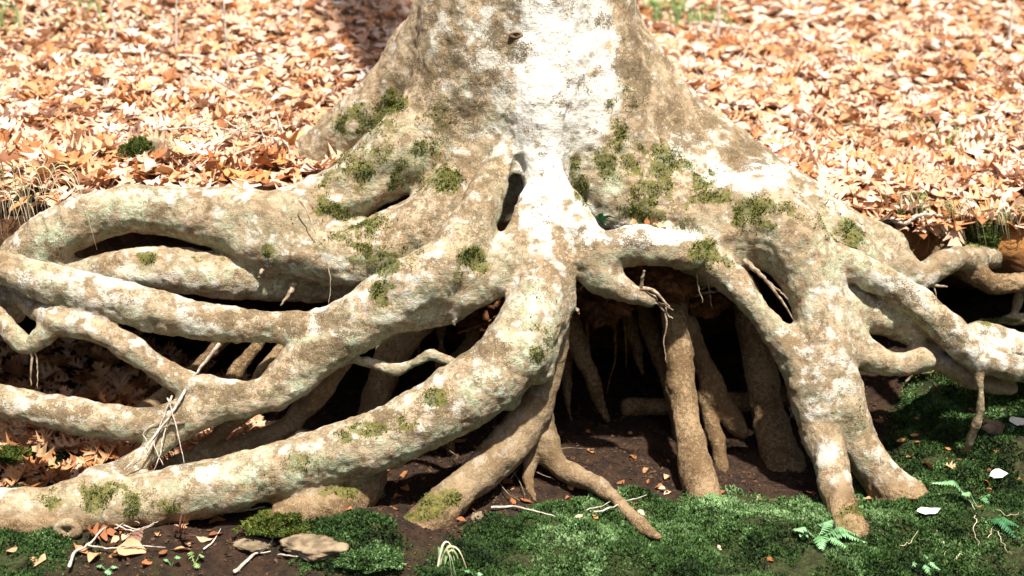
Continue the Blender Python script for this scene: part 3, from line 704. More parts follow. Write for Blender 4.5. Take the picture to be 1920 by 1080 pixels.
def rots(m, lr, tilt, slope=.28):
    az = lr.uniform(0, 2 * np.pi, m); tl = np.abs(lr.normal(0, tilt, m)); ta = lr.uniform(0, 2 * np.pi, m)
    ca, sa = np.cos(az), np.sin(az); Z = np.zeros(m); O = np.ones(m)
    Rz = np.stack([np.stack([ca, -sa, Z], -1), np.stack([sa, ca, Z], -1), np.stack([Z, Z, O], -1)], 1)
    kx, ky = np.cos(ta), np.sin(ta); c, s = np.cos(tl), np.sin(tl); C = 1 - c
    Rt = np.stack([np.stack([c + kx * kx * C, kx * ky * C, ky * s], -1), np.stack([kx * ky * C, c + ky * ky * C, -kx * s], -1), np.stack([-ky * s, kx * s, c], -1)], 1)
    b, d = math.cos(slope), math.sin(slope)
    return np.array(((1, 0, 0), (0, b, -d), (0, d, b))) @ Rt @ Rz
def scatter_leaves(P, size, tpls, lr, tilt=.5, slope=.28, r0=0, r1=1):
    Vs, Fs, Rs = [], [], []; off = 0
    ch = lr.integers(0, len(tpls), len(P))
    for k, (V, F) in enumerate(tpls):
        m = np.nonzero(ch == k)[0]
        if not len(m): continue
        Rm = rots(len(m), lr, tilt, slope)
        W = np.einsum('mij,vj->mvi', Rm, V) * size[m][:, None, None]
        W = W + P[m][:, None, :]
        Vs.append(W.reshape(-1, 3)); Fs.append((F[None] + (np.arange(len(m)) * len(V))[:, None, None]).reshape(-1, 4) + off)
        off += len(m) * len(V); Rs.append(np.repeat(lr.uniform(r0, r1, len(m)), len(V)))
    return np.vstack(Vs), np.vstack(Fs), np.concatenate(Rs)
lr = np.random.default_rng(5)
def hill_pts(n, y0, y1, lift):
    Y = lr.uniform(y0, y1, n); hw = (Y + 5.35) * .36 * 1.3 + .35
    X = lr.uniform(-1, 1, n) * hw; Yh = Y + lipY(X)
    return np.stack([X, Yh, hill(X, Yh) + lr.uniform(.002, lift, n)], -1)
def keep_clear(P):      # nothing inside the trunk
    r = np.hypot(P[:, 0] - .05, P[:, 1] - .02)
    return P[r > .42]
bagV = []
for (n, y0, y1, lift, s0, s1, tp, tl) in ((3000, -.07, .9, .03, .07, .11, BEE_T, .38), (2300, -.07, 1.0, .045, .11, .17, OAK_T, .36), (6500, .8, 3.2, .04, .075, .12, BEE_T, .36), (2600, .9, 3.2, .05, .11, .16, OAK_T, .36), (12000, 3.0, 6.5, .05, .09, .15, LOW_T, .4), (9000, 6.3, 12., .06, .12, .2, LOW_T, .4)):
    P = keep_clear(hill_pts(n, y0, y1, lift)); bagV.append(scatter_leaves(P, lr.uniform(s0, s1, len(P)), tp, lr, tl))
# leaves drifted into the hollow behind the left-hand roots, thin scatter over the rest of the floor
def pix_pts(n, x0, x1, y0, y1, fn, lift, keep=None):
    out = []
    for _ in range(n):
        px, py = lr.uniform(x0, x1), lr.uniform(y0, y1)
        if keep and not keep(px, py): continue
        p, s = fn(px, py); out.append(p + np.array((0, 0, lr.uniform(.003, lift))))
    return np.array(out)
LH = lambda x, y: y > 640 + max(0, x - 260) * .45
P = pix_pts(900, -60, 480, 640, 920, on_floor, .05, LH); bagV.append(scatter_leaves(P, lr.uniform(.06, .13, len(P)), OAK_T, lr, .4, .5, 0, .42))
P = pix_pts(45, -40, 420, 960, 1060, on_floor, .015, lambda x, y: y > 985 or x > 250); bagV.append(scatter_leaves(P, lr.uniform(.03, .07, len(P)), BEE_T, lr, .4, .15, 0, .35))
P = pix_pts(70, 480, 1300, 800, 960, on_floor, .01); bagV.append(scatter_leaves(P, lr.uniform(.02, .06, len(P)), BEE_T, lr, .35, .15, 0, .2))
P = pix_pts(60, 1600, 1920, 700, 960, on_floor, .012); bagV.append(scatter_leaves(P, lr.uniform(.02, .05, len(P)), BEE_T, lr, .35, .15, 0, .2))
V = []; F = []; Rr = []; off = 0
for v, f, r in bagV:
    V.append(v); F.append(f + off); Rr.append(r); off += len(v)
link('leaf_litter', mesh_np('leaf_litter', np.vstack(V), np.vstack(F), False, M['litter'], {'rnd': np.concatenate(Rr)}), label='dense brown and tan dry leaf litter covering the hillside', cat='leaves', kind='stuff')
# single leaves that can be picked out
leaf_mesh = {'oak': [], 'beech': []}
for nm, tp in (('oak', OAK_T), ('beech', BEE_T)):
    for V, F in tp: leaf_mesh[nm].append(mesh_np(nm + '_leaf', V, F, True, M['leaf']))
lrr = random.Random(3)
TONES = [('rust brown', (.34, .12, .04)), ('chestnut brown', (.22, .09, .035)), ('orange tan', (.55, .26, .09)), ('tan', (.56, .35, .19)), ('pale buff', (.68, .50, .33))]
FORM = {'oak': 'lobed oak leaf', 'beech': 'narrow oval leaf'}
def put_leaf(p, size, kind, label, group, rot=None, mesh=None, cat='leaf', tilt=.4, tone=(.5, .3, .15)):
    me = mesh or lrr.choice(leaf_mesh[kind])
    o = bpy.data.objects.new('fallen_leaf', me); col.objects.link(o)
    o.location = p; o.scale = (size,) * 3; o.color = (*tone, 1)
    o.rotation_euler = rot or (Matrix.Rotation(.4, 3, 'X') @ Matrix.Rotation(lrr.gauss(0, tilt), 3, 'Y') @ Matrix.Rotation(lrr.gauss(0, tilt), 3, 'X') @ Matrix.Rotation(lrr.uniform(0, 6.28), 3, 'Z')).to_euler()
    tag(o, label, cat, group); return o
def leaf_zone(n, x0, x1, y0, y1, fn, lift, kinds, s0, s1, where, group, keep=None, tilt=.4, tones=(0, 1, 2, 3, 4)):
    k = 0; guard = 0
    while k < n and guard < n * 6:
        guard += 1
        px, py = lrr.uniform(x0, x1), lrr.uniform(y0, y1)
        if keep and not keep(px, py): continue
        p, s = fn(px, py)
        kind = lrr.choice(kinds); tn, tc = TONES[lrr.choice(tones)]
        sz = lrr.uniform(s0, s1) * (1.35 if kind == 'oak' else .9); j = lrr.uniform(.85, 1.15)
        put_leaf(Vector(p) + Vector((0, 0, lrr.uniform(.008, lift))), sz, kind, tn + ' ' + FORM[kind] + ' ' + where, group, tilt=tilt, tone=tuple(q * j for q in tc)); k += 1
leaf_zone(88, 0, 590, 255, 352, on_hill, .06, ['oak', 'oak', 'beech'], .085, .125, 'piled above the looping buttress root', 'leaves on the bank above the looping root', lambda x, y: y > 275 + abs(x - 300) * .02)
leaf_zone(62, 0, 440, 660, 905, on_floor, .07, ['oak', 'oak', 'beech'], .075, .11, 'drifted into the hollow behind the crossing roots', 'leaves drifted in the root hollow', LH, .45, (0, 1, 2, 3))
leaf_zone(70, 1490, 1915, 330, 425, on_hill, .05, ['beech', 'beech', 'oak'], .07, .10, 'on the bank lip above the orange root', 'leaves along the bank lip over the orange root', lambda x, y: y > 300 + (x - 1480) * .12)
leaf_zone(10, 1150, 1290, 412, 432, lambda x, y: at(x, y + 8, -.42), .02, ['beech'], .045, .06, 'caught on top of the blunt bleached root', 'leaves caught on the bleached root', tilt=.7)
leaf_zone(16, 950, 1480, 850, 1060, on_floor, .01, ['beech'], .025, .045, 'lying as a scrap on the dark green moss', 'leaf scraps on the moss', tilt=.3)
def one_leaf(px, py, size, kind, label, rot, fn=on_floor, lift=.02, mat=None):
    p, s = fn(px, py); me = leaf_mesh[kind][lrr.randrange(6)]
    if mat: me = me.copy(); me.materials.clear(); me.materials.append(mat)
    tn = (.16, .07, .055) if 'purpl' in label else (.55, .20, .05) if 'orange' in label else (.30, .11, .045) if ('brown' in label or 'rust' in label or 'red' in label) else (.58, .36, .2)
    return put_leaf(Vector(p) + Vector((0, 0, lift)), size, kind, label, None, rot, me, tone=tn)
one_leaf(1738, 972, .085, 'beech', 'bleached white leaf lying flat on moss between two ferns', (.35, .0, .1), mat=M['white_leaf'])
one_leaf(1872, 900, .085, 'beech', 'pale leaf beside an orange scrap on the moss slope', (.4, -.2, .3), mat=M['white_leaf'])
one_leaf(1850, 912, .05, 'beech', 'orange leaf scrap tucked under the pale leaf', (.5, .2, 1.3))
one_leaf(1903, 812, .09, 'beech', 'narrow white leaf standing on edge by the slope plants', (.7, .1, .5), lift=.04, mat=M['white_leaf'])
one_leaf(1760, 740, .11, 'oak', 'purplish brown crumpled leaf beneath the blunt right root', (.5, .3, .4), lift=.03)
one_leaf(1648, 795, .06, 'beech', 'small tan leaf beside the forked root leg', (.7, .1, 2.2))
one_leaf(1740, 880, .06, 'beech', 'reddish leaf pair leaning below the hanging rootlet', (.8, .1, 1.9))
one_leaf(1785, 885, .065, 'oak', 'folded tan leaf next to the upper fern', (.6, .4, .2))
one_leaf(1622, 925, .075, 'beech', 'orange leaf standing between the two feet of the forked leg', (1.3, .2, 1.6), lift=.03)
one_leaf(1522, 935, .06, 'oak', 'dull brown leaf on bare soil before the forked leg', (.6, .2, 1.1))
one_leaf(1403, 822, .055, 'beech', 'tan leaf balanced behind the broken leg root', (.9, .0, .6), lift=.02)
one_leaf(190, 780, .15, 'oak', 'big tan oak leaf hanging below the middle left root', (1.45, .3, 1.7), lift=.07)
one_leaf(262, 870, .15, 'oak', 'large pale tan leaf on top of the hollow drift', (.9, .2, .9), lift=.09)
one_leaf(140, 845, .14, 'oak', 'broad light brown leaf on the drift by the green moss', (.8, -.3, 2.4), lift=.08)
one_leaf(10, 800, .12, 'beech', 'curled tan leaf caught against the middle left root', (1.2, .8, 1.4), lift=.08)
one_leaf(185, 1015, .11, 'oak', 'crumpled brown leaf under the front root near the ring scar', (.8, .3, .6), lift=.03)
one_leaf(245, 1045, .12, 'beech', 'long ribbed tan leaf lying under the front root', (.7, .0, -.35), lift=.03)
one_leaf(340, 1028, .12, 'oak', 'purple brown leaf propped upright under the front root', (1.1, .2, 2.2), lift=.05)
one_leaf(405, 1015 - 60, .05, 'beech', 'small leaf stuck on the moss below the front root', (.6, 0, .6))
one_leaf(890, 965, .05, 'beech', 'brown leaf on bare soil right of the bent leg root', (.9, .2, 1.6), lift=.015)
one_leaf(865, 985, .04, 'beech', 'rust leaf scrap on soil by the moss cushion', (.4, .2, .2))

# ------------------------------------------------------------------ crumbs of soil and leaf fragments on the bare floor
lr = np.random.default_rng(15)
n = 26000
X = lr.uniform(-1.8, 2.0, n); Y = lr.uniform(-1.4, .5, n); kp = lr.uniform(0, 1, n) > moss_mask(X, Y) * 1.1; X, Y = X[kp], Y[kp]; n = len(X)
OCT = np.array([(1, 0, 0), (0, 1, 0), (-1, 0, 0), (0, -1, 0), (0, 0, 1), (0, 0, -1)], float); OF = np.array([(0, 1, 4), (1, 2, 4), (2, 3, 4), (3, 0, 4), (1, 0, 5), (2, 1, 5), (3, 2, 5), (0, 3, 5)])
sz = .0022 + .006 * lr.random(n) ** 3; Rm = rots(n, lr, 1.0, 0)
W = np.einsum('mij,mvj->mvi', Rm, OCT[None] * lr.uniform(.5, 1.3, (n, 6, 1)) * sz[:, None, None] * np.array((1.5, 1, .8))) + np.stack([X, Y, floorz(X, Y) + sz * .3], -1)[:, None]
M['crumb'] = mat_plain('soil_crumbs', (.02, .01, .006), (.10, .055, .03), 9, .95, .3)
link('soil_crumbs', mesh_np('soil_crumbs', W.reshape(-1, 3), (OF[None] + (np.arange(n) * 6)[:, None, None]).reshape(-1, 3), False, M['crumb']), label='loose dark crumbs of soil scattered over the bare floor of the hollow', cat='soil', kind='stuff')
# ------------------------------------------------------------------ moss over the lower slope
lr = np.random.default_rng(8)
n = 290000
X = lr.uniform(-1.8, 2.1, n); Y = lr.uniform(-1.42, .2, n)
mm = moss_mask(X, Y); keep = lr.uniform(0, 1, n) < sstep(.2, .75, mm) * .95
keep &= ~((Y > -.2) & (X < 1.0))
X, Y = X[keep], Y[keep]
e_ = .01
N = np.stack([-(floorz(X + e_, Y) - floorz(X - e_, Y)) / (2 * e_), -(floorz(X, Y + e_) - floorz(X, Y - e_)) / (2 * e_), np.ones(len(X))], -1); N /= np.linalg.norm(N, axis=1)[:, None]
P = np.stack([X, Y, floorz(X, Y) + .001], -1)
clump = fbm(P, 9, 2, 93)
P[:, 2] += .018 * np.clip(clump + .5 * fbm(P, 24, 2, 99), -.3, 1)
kp = (clump + .6 * fbm(P, 22, 2, 101)) > -.8; P, N, clump = P[kp], N[kp], clump[kp]
big = lr.uniform(0, 1, len(P)) < .55
V1, F1, r1 = tufts(P[big], N[big], .013, .0050, 3, 1, 1.3); V2, F2, r2 = tufts(P[~big], N[~big], .016, .0022, 3, 2, .8)
# colour varies by cushion: pale leafy liverwort on the front mounds, dark moss elsewhere
def ctone(P):
    b = .30 + .25 * fbm(P, 4, 2, 95) + .30 * fbm(P, 16, 2, 97)
    for (cx, cy, r, h) in CUSH[:2] + CUSH[3:5]: b = b + .38 * np.exp(-((P[:, 0] - cx) ** 2 + (P[:, 1] - cy) ** 2) / (r * .9) ** 2)
    return b
r1 = np.clip(.5 * (r1 - .5) + np.tile(ctone(P[big]), 3).repeat(4), 0, 1); r2 = np.clip(.5 * (r2 - .5) + np.tile(ctone(P[~big]) - .12, 3).repeat(4), 0, 1)
link('ground_moss', mesh_np('ground_moss', np.vstack([V1, V2]), np.vstack([F1, F2 + len(V1)]), False, M['moss_ground'], {'rnd': np.concatenate([r1, r2])}), label='green moss and liverwort carpeting the slope below the roots', cat='moss', kind='stuff')
# olive cushions on the left
def cushion(cpx, cpy, rpx, fn, label, lift=.0, mat='moss_bark', nn=2600, flat=.34):
    p, s = fn(cpx, cpy); r = rpx * s
    lr = np.random.default_rng(int(cpx + cpy))
    u = lr.normal(0, 1, (nn, 3)); u[:, 2] = np.abs(u[:, 2]); u /= np.linalg.norm(u, axis=1)[:, None]
    rad = 1 + .42 * fbm(u, 2.2, 3, int(cpx))
    Pt = p + np.array((0, 0, lift)) + u * rad[:, None] * np.array((r, r * .8, r * flat))
    V, F, rd = tufts(Pt, u, .012, .0024, 2, int(cpx), .9)
    rd = np.clip(rd + .2 * np.tile(fbm(Pt, 20, 2, 3), 2).repeat(4), 0, 1)
    th = np.linspace(0, 2 * np.pi, 20, endpoint=False); ph = np.linspace(0, np.pi / 2 + .5, 8)
    g = np.array([[np.sin(b) * np.cos(a), np.sin(b) * np.sin(a), np.cos(b)] for b in ph for a in th])
    gr = 1 + .42 * fbm(g, 2.2, 3, int(cpx))
    Vg = p + np.array((0, 0, lift)) + g * gr[:, None] * np.array((r, r * .8, r * flat)) * .97
    i = np.arange(7)[:, None] * 20; j = np.arange(20)[None, :]
    Fg = np.stack([i + j, i + 20 + j, i + 20 + (j + 1) % 20, i + (j + 1) % 20], -1).reshape(-1, 4)
    link('moss_cushion', mesh_np('moss_cushion', np.vstack([V, Vg]), np.vstack([F, Fg + len(V)]), False, M[mat], {'rnd': np.concatenate([rd, np.full(len(Vg), .2)])}), label=label, cat='moss')
cushion(25, 860, 55, on_floor, 'bright green moss cushion beside the drifted leaves in the hollow', .01, 'moss_bark')
cushion(520, 985, 60, on_floor, 'olive moss cushion under the front root beside the pale stone', .0)
cushion(690, 1050, 60, on_floor, 'dark green moss cushion below the bent leg root', .0, 'moss_ground')
cushion(690, 925, 26, on_floor, 'small green moss patch behind the front root', .0, 'moss_ground', 900)
cushion(255, 305, 34, on_hill, 'green moss clump on the boulder above the looping root', .02, 'moss_bark', 1800, .9)
cushion(1838, 455, 44, lambda x, y: at(x, y, .06), 'yellow green moss tuft overhanging the orange soil face', .0, 'moss_bark', 2200, .7)
cushion(1700, 405, 26, on_hill, 'mossy hummock at the bank lip beside the thin surface root', .0, 'moss_bark', 900, .6)
cushion(1740, 700, 40, on_floor, 'light green moss cushion behind the blunt right root', .0, 'moss_bark', 1400, .5)

# ------------------------------------------------------------------ twigs, sticks, rootlets
def poly(pts, fn=None, lift=0.0, sub=5, wob=.0, seed=0):
    rows = []
    for q in pts:
        px, py, *rest = q
        if rest and rest[0] is not None: p, s = at(px, py, rest[0])
        else: p, s = fn(px, py); p = p + np.array((0, 0, lift))
        rows.append((*p, s))
    S = spline(rows, sub); l = np.random.default_rng(seed)
    S[:, :3] += l.normal(0, wob, (len(S), 3)); return S[:, :3], S[:, 3]
def twig(strands, label, mat='twig', fn=on_floor, lift=.008, group=None, name='twig', cat='twig', parent=None, wob=.0012):
    b = Bag()
    for k, (pts, r0, r1) in enumerate(strands):
        P, s = poly(pts, fn, lift, 5, wob, k + int(pts[0][0])); r = np.linspace(r0, r1 * .6, len(P)) * s
        b.add(*tube_np(P, r, 6, .1, k))
    V, F = b.get(); me = mesh_np(name, V, F, True, M[mat])
    if parent is not None: return link(name, me, parent)
    return link(name, me, None, label, cat, group)
f_ = None
twig([([(412, 645, -.70), (375, 690, -.71), (352, 720, -.715)], 4, 3), ([(352, 720, -.715), (335, 755, -.77), (300, 805, -.80), (265, 850, -.86), (235, 878, -.90)], 3.2, 2)], 'bleached straight stick leaning across the crossing roots')
twig([([(322, 742, -.77), (300, 800, -.79), (276, 850, -.84), (240, 880, -.88)], 2, 1), ([(315, 745, -.77), (330, 800, -.80), (345, 868, -.84)], 1.8, 1.2), ([(300, 800, -.79), (288, 830, -.82), (306, 872, -.86)], 1.5, 1), ([(320, 770, -.78), (308, 812, -.80), (300, 850, -.84), (290, 880, -.87)], 1.5, .8), ([(300, 790, -.79), (270, 810, -.80), (282, 840, -.83)], 1.2, .8)], 'fine pale twigs tangled over the front root fork')
twig([([(345, 792, -.78), (318, 797, -.79), (296, 808, -.80)], 4, 3)], 'short brown stub stick lying on the root fork', 'twig_dark')
twig([([(350, 838), (400, 828), (450, 812), (494, 800)], 3, 1.5), ([(400, 828), (440, 838), (474, 850)], 1.8, 1), ([(420, 822), (415, 805)], 1.4, 1), ([(396, 830), (398, 808)], 1.4, .8)], 'dark branched twig on the floor beside the thin curving root', 'twig_dark', lift=.03)
twig([([(390, 968), (440, 969), (498, 962)], 3.5, 3)], 'short pale stick on moss under the front root', lift=.02)
twig([([(130, 1080), (142, 1052), (165, 1040), (195, 1008), (225, 996)], 3.5, 1.5), ([(165, 1040), (210, 1046), (260, 1042), (310, 1043)], 2, 1.2), ([(225, 1000), (262, 1010), (290, 1000)], 1.6, 1)], 'forked pale twig lying under the front root by the ribbed leaf', lift=.03)
twig([([(440, 1082), (472, 1052), (505, 1030), (521, 998)], 4, 2), ([(480, 1046), (508, 1044)], 2, 1.5), ([(521, 1048), (560, 1052), (620, 1048)], 2, 1)], 'crooked grey twig in front of the pale stone', lift=.015)
twig([([(382, 1036), (402, 1018), (414, 995)], 2, 1)], 'thin straight twig beside the purple leaf', lift=.01)
twig([([(205, 1000), (245, 1018), (275, 1010), (300, 1000)], 1.8, 1), ([(215, 1015), (235, 1000), (232, 985)], 1.5, .8), ([(240, 992), (262, 1004)], 1.5, 1.2)], 'bleached grass stalks tangled under the front root', lift=.04)
twig([([(922, 960), (960, 958), (1000, 966), (1042, 976)], 3, 1.5)], 'long pale twig on the moss below the small forked root', lift=.015)
twig([([(1115, 978), (1150, 968), (1180, 954), (1212, 945)], 2, 1), ([(1100, 972), (1130, 965), (1150, 952)], 1.6, .8)], 'pale twig crossing the snaking thin root', lift=.03)
twig([([(880, 950), (915, 900), (960, 830)], 1.6, 1), ([(930, 880), (965, 905), (985, 945)], 2, 1), ([(940, 830), (975, 870), (1005, 900), (1040, 915)], 2, 1), ([(955, 915), (990, 880), (1040, 890)], 1.5, 1), ([(960, 850), (1000, 860), (1060, 855), (1115, 857)], 1.4, .8), ([(925, 905), (950, 940), (975, 955)], 1.5, .9), ([(830, 850), (850, 865), (865, 878)], 1.5, 1)], 'heap of fine brown twigs between the bent leg root and the small forked root', 'twig_dark', lift=.03)
twig([([(1478, 770), (1490, 795), (1520, 818)], 2, 1.5), ([(1490, 770), (1478, 800)], 1.5, 1), ([(1500, 840), (1520, 850)], 1.5, 1)], 'grey twigs behind the forked root leg', lift=.02)
twig([([(1698, 735), (1715, 722), (1745, 718), (1760, 700)], 2.4, 1.6)], 'bent brown twig under the blunt right root', 'twig_dark', lift=.04)
twig([([(1820, 945), (1830, 975), (1824, 1000), (1832, 1030)], 1.0, .6), ([(1850, 1015), (1866, 1000), (1880, 1030), (1896, 1046)], .9, .5), ([(1756, 1000), (1770, 1030), (1768, 1056), (1780, 1078)], 1.0, .5), ([(1690, 1030), (1706, 1022), (1722, 1000)], .9, .5), ([(1800, 1045), (1790, 1060), (1796, 1082)], .9, .6), ([(1640, 1040), (1662, 1052), (1690, 1046)], .9, .5), ([(1870, 960), (1890, 975), (1912, 968)], .9, .5)], 'dry straw stalks on the moss below the dark fern', 'straw', lift=.012, wob=.003)
# hillside sticks
twig([([(240, 112), (300, 118), (380, 122), (448, 130)], 5, 3)], 'long pale fallen branch lying on the far litter', fn=on_hill, lift=.04)
twig([([(246, 78), (262, 66), (272, 58)], 4, 3)], 'short pale stick sticking from the far litter', fn=on_hill, lift=.08)
twig([([(1270, 80), (1300, 72), (1330, 66)], 5, 3)], 'weathered stick in the far litter right of the trunk', fn=on_hill, lift=.03)
twig([([(1270, 58), (1360, 70), (1440, 82), (1480, 115)], 3, 2)], 'thin arched stick in the far litter right of the trunk', fn=on_hill, lift=.06)
twig([([(545, 275), (600, 268), (650, 268)], 2, 1.5)], 'thin pale twig lying against the back buttress', fn=on_hill, lift=.03)
twig([([(350, 150), (400, 190), (440, 215), (470, 235)], 1.6, 1)], 'fine dark twig arching over the litter above the boulder', 'twig_dark', fn=on_hill, lift=.10)
twig([([(300, 282), (390, 276), (470, 285), (530, 278)], 2, 1), ([(420, 262), (460, 285), (520, 300), (560, 322)], 1.8, 1), ([(470, 250), (490, 280), (500, 320)], 1.6, 1), ([(410, 300), (470, 270), (560, 236)], 1.8, 1), ([(440, 330), (500, 306), (560, 292)], 1.6, 1), ([(520, 250), (536, 300), (545, 330)], 1.5, .9), ([(450, 250), (510, 240), (570, 222)], 1.5, .9)], 'tangle of bleached twigs and stalks on the leaf bank by the buttress', fn=on_hill, lift=.08)
twig([([(1670, 412, .04), (1695, 418, .02), (1715, 408, .02), (1740, 402, .03), (1770, 404, .05)], 6, 4)], 'thin pale surface root wriggling along the bank lip', lift=0, wob=.002)
twig([([(1730, 425, .06), (1722, 455, .05), (1705, 480, .04)], 2, 1), ([(1740, 410, .06), (1742, 440, .05), (1738, 470, .04)], 1.8, 1), ([(1750, 430, .06), (1758, 458, .05), (1760, 475, .05)], 1.4, .8), ([(1800, 440, .05), (1790, 480, .03), (1800, 500, .03)], 1.6, 1), ([(1880, 440, .07), (1870, 465, .06), (1862, 480, .05)], 1.5, 1), ([(1830, 465, .05), (1850, 478, .04), (1872, 482, .03)], 2.4, 1.8), ([(1860, 420, .06), (1890, 415, .05), (1918, 425, .05)], 2, 1.4)], 'fine roots dangling from the orange soil face', 'rootlet_orange', name='rootlet', cat='rootlets')
# rootlets that belong to the tree
def rootlets(part, strands, mat='rootlet'):
    for s in strands: twig([s], None, mat, name='rootlet', parent=root_of[part], wob=.0015)
rootlets('N', [([(1150, 530, -.55), (1190, 540, -.56), (1225, 545, -.57), (1254, 575, -.58)], 8, 3), ([(1165, 545, -.55), (1210, 562, -.56), (1245, 572, -.56), (1262, 582, -.56)], 6, 2), ([(1140, 545, -.54), (1190, 560, -.55), (1222, 570, -.55)], 7, 3), ([(1120, 530, -.54), (1160, 553, -.55), (1186, 566, -.55)], 8, 4),
                ([(1200, 545, -.56), (1204, 525, -.58), (1208, 508, -.59)], 4, 4), ([(1248, 575, -.56), (1250, 610, -.56), (1244, 645, -.55), (1250, 680, -.55)], 2.5, 1.2), ([(1100, 525, -.53), (1092, 538, -.54), (1086, 545, -.54)], 2, 1), ([(1098, 525, -.53), (1104, 536, -.54), (1112, 542, -.54)], 2, 1),
                ([(1225, 560, -.56), (1250, 590, -.56), (1262, 596, -.56)], 3, 1.5)])
rootlets('O', [([(1266, 562, -.28), (1310, 552, -.32), (1345, 545, -.34), (1362, 540, -.35)], 4, 2), ([(1266, 558, -.28), (1300, 548, -.31), (1322, 538, -.32)], 4, 2.5), ([(1300, 492, -.42), (1310, 540, -.43), (1318, 568, -.43)], 2, 1.2), ([(1325, 500, -.40), (1332, 560, -.4), (1336, 580, -.4)], 1.6, 1),
                ([(1395, 488, -.44), (1420, 510, -.47), (1440, 530, -.48), (1470, 570, -.48), (1488, 600, -.48)], 5.5, 1.5), ([(1440, 528, -.47), (1465, 550, -.47), (1485, 568, -.47)], 3, 1.5), ([(1465, 520, -.42), (1474, 545, -.43), (1480, 548, -.43)], 3, 2)])
rootlets('D', [([(965, 445, -.54), (950, 475, -.56), (925, 510, -.57), (908, 540, -.58)], 7, 2.5), ([(943, 483, -.565), (948, 510, -.57), (956, 542, -.57)], 4, 2), ([(930, 505, -.57), (934, 530, -.57), (936, 552, -.57)], 2.5, 1.4), ([(944, 490, -.56), (922, 505, -.57), (915, 530, -.57)], 3, 1.6)])
rootlets('H', [([(1058, 540, -.56), (1068, 570, -.55), (1084, 582, -.55)], 9, 5), ([(1082, 580, -.55), (1086, 590, -.55)], 4, 1.5)])
rootlets('B', [([(552, 532, -.38), (542, 552, -.40), (526, 572, -.41)], 7, 3), ([(492, 500, -.42), (488, 512, -.43), (484, 522, -.43)], 5, 3), ([(645, 545, -.36), (625, 570, -.37), (605, 600, -.38)], 3, 2), ([(620, 540, -.37), (640, 560, -.38), (655, 590, -.4)], 2.5, 1.5), ([(460, 548, -.36), (445, 560, -.37)], 4, 2),
                ([(560, 375, -.44), (575, 395, -.45), (588, 430, -.46), (592, 438, -.46)], 1.6, 1), ([(612, 490, -.46), (620, 530, -.47), (615, 585, -.48)], 1.3, .9)])
rootlets('E', [([(60, 655, -.67), (58, 690, -.67), (58, 725, -.67)], 3, 2), ([(66, 655, -.67), (70, 690, -.67), (70, 728, -.68)], 2, 1)])
rootlets('Q', [([(860, 625, -.3), (900, 610, -.3), (935, 590, -.3)], 2.5, 1.5)], 'rootlet_orange')
rootlets('R4', [([(1748, 535, -.19), (1775, 537, -.2)], 4, 3), ([(1748, 530, -.19), (1754, 550, -.19), (1755, 565, -.19)], 2, 1.2)])
for (px, py, Y, L_) in ((690, 560, -.1, 60), (860, 560, -.25, 50), (1100, 600, .1, 130), (1150, 590, .15, 150), (1170, 590, .1, 100), (1380, 560, .05, 70), (780, 600, .1, 90)):
    rootlets('S', [([(px, py, Y), (px + 4, py + L_ * .5, Y), (px + lrr.uniform(-14, 14), py + L_, Y)], 4, 1.2)], 'rootlet_orange')

# ring scar on the front root
def torus(c, R0, r0, nrm, n=20, m=9):
    nrm = np.array(nrm, float); nrm /= np.linalg.norm(nrm); a = np.cross(nrm, (0, 0, 1.)); a /= np.linalg.norm(a); b = np.cross(nrm, a)
    V = []
    for i in range(n):
        t = 2 * np.pi * i / n; d = a * np.cos(t) * 1.25 + b * np.sin(t); k = 1 + .12 * math.sin(3 * t)
        for j in range(m):
            s = 2 * np.pi * j / m; V.append(c + d * R0 + (d * np.cos(s) + nrm * np.sin(s)) * r0 * k)
    F = [(i * m + j, i * m + (j + 1) % m, ((i + 1) % n) * m + (j + 1) % m, ((i + 1) % n) * m + j) for i in range(n) for j in range(m)]
    return np.array(V), np.array(F)[:, ::-1]
p, s = at(127, 992, -.995)
V, F = torus(p, 13 * s, 9 * s, (.0, -1, -.15)); z0 = np.zeros(len(V))
link('branch_scar', mesh_np('branch_scar', V, F, True, M['bark'], {'moss': z0, 'algae': z0, 'stain': z0 + .25, 'white': z0, 'dark': z0, 'trunkness': z0}), root_of['H'])
V, F = tube_np([at(127, 992, -.90)[0], at(127, 992, -.985)[0]], [22 * s, 17 * s], 14, .05)
link('scar_stub', mesh_np('scar_stub', V, F, True, M['rootlet']), root_of['H'])

near = (np.abs(PX - 968) < 8) & (np.abs(PY - 66) < 6); yk = TV[near, 1].min() if near.any() else -.36
p, s = at(968, 66, yk + .004)
V, F = torus(p, 8 * s, 4 * s, (-.05, -1, .0)); V[:, 2] = p[2] + (V[:, 2] - p[2]) * .6; z0 = np.zeros(len(V))
link('knot', mesh_np('knot', V, F, True, M['bark'], {'moss': z0, 'algae': z0, 'stain': z0 + .35, 'white': z0, 'dark': z0 + 1, 'trunkness': z0}), root_of[T])
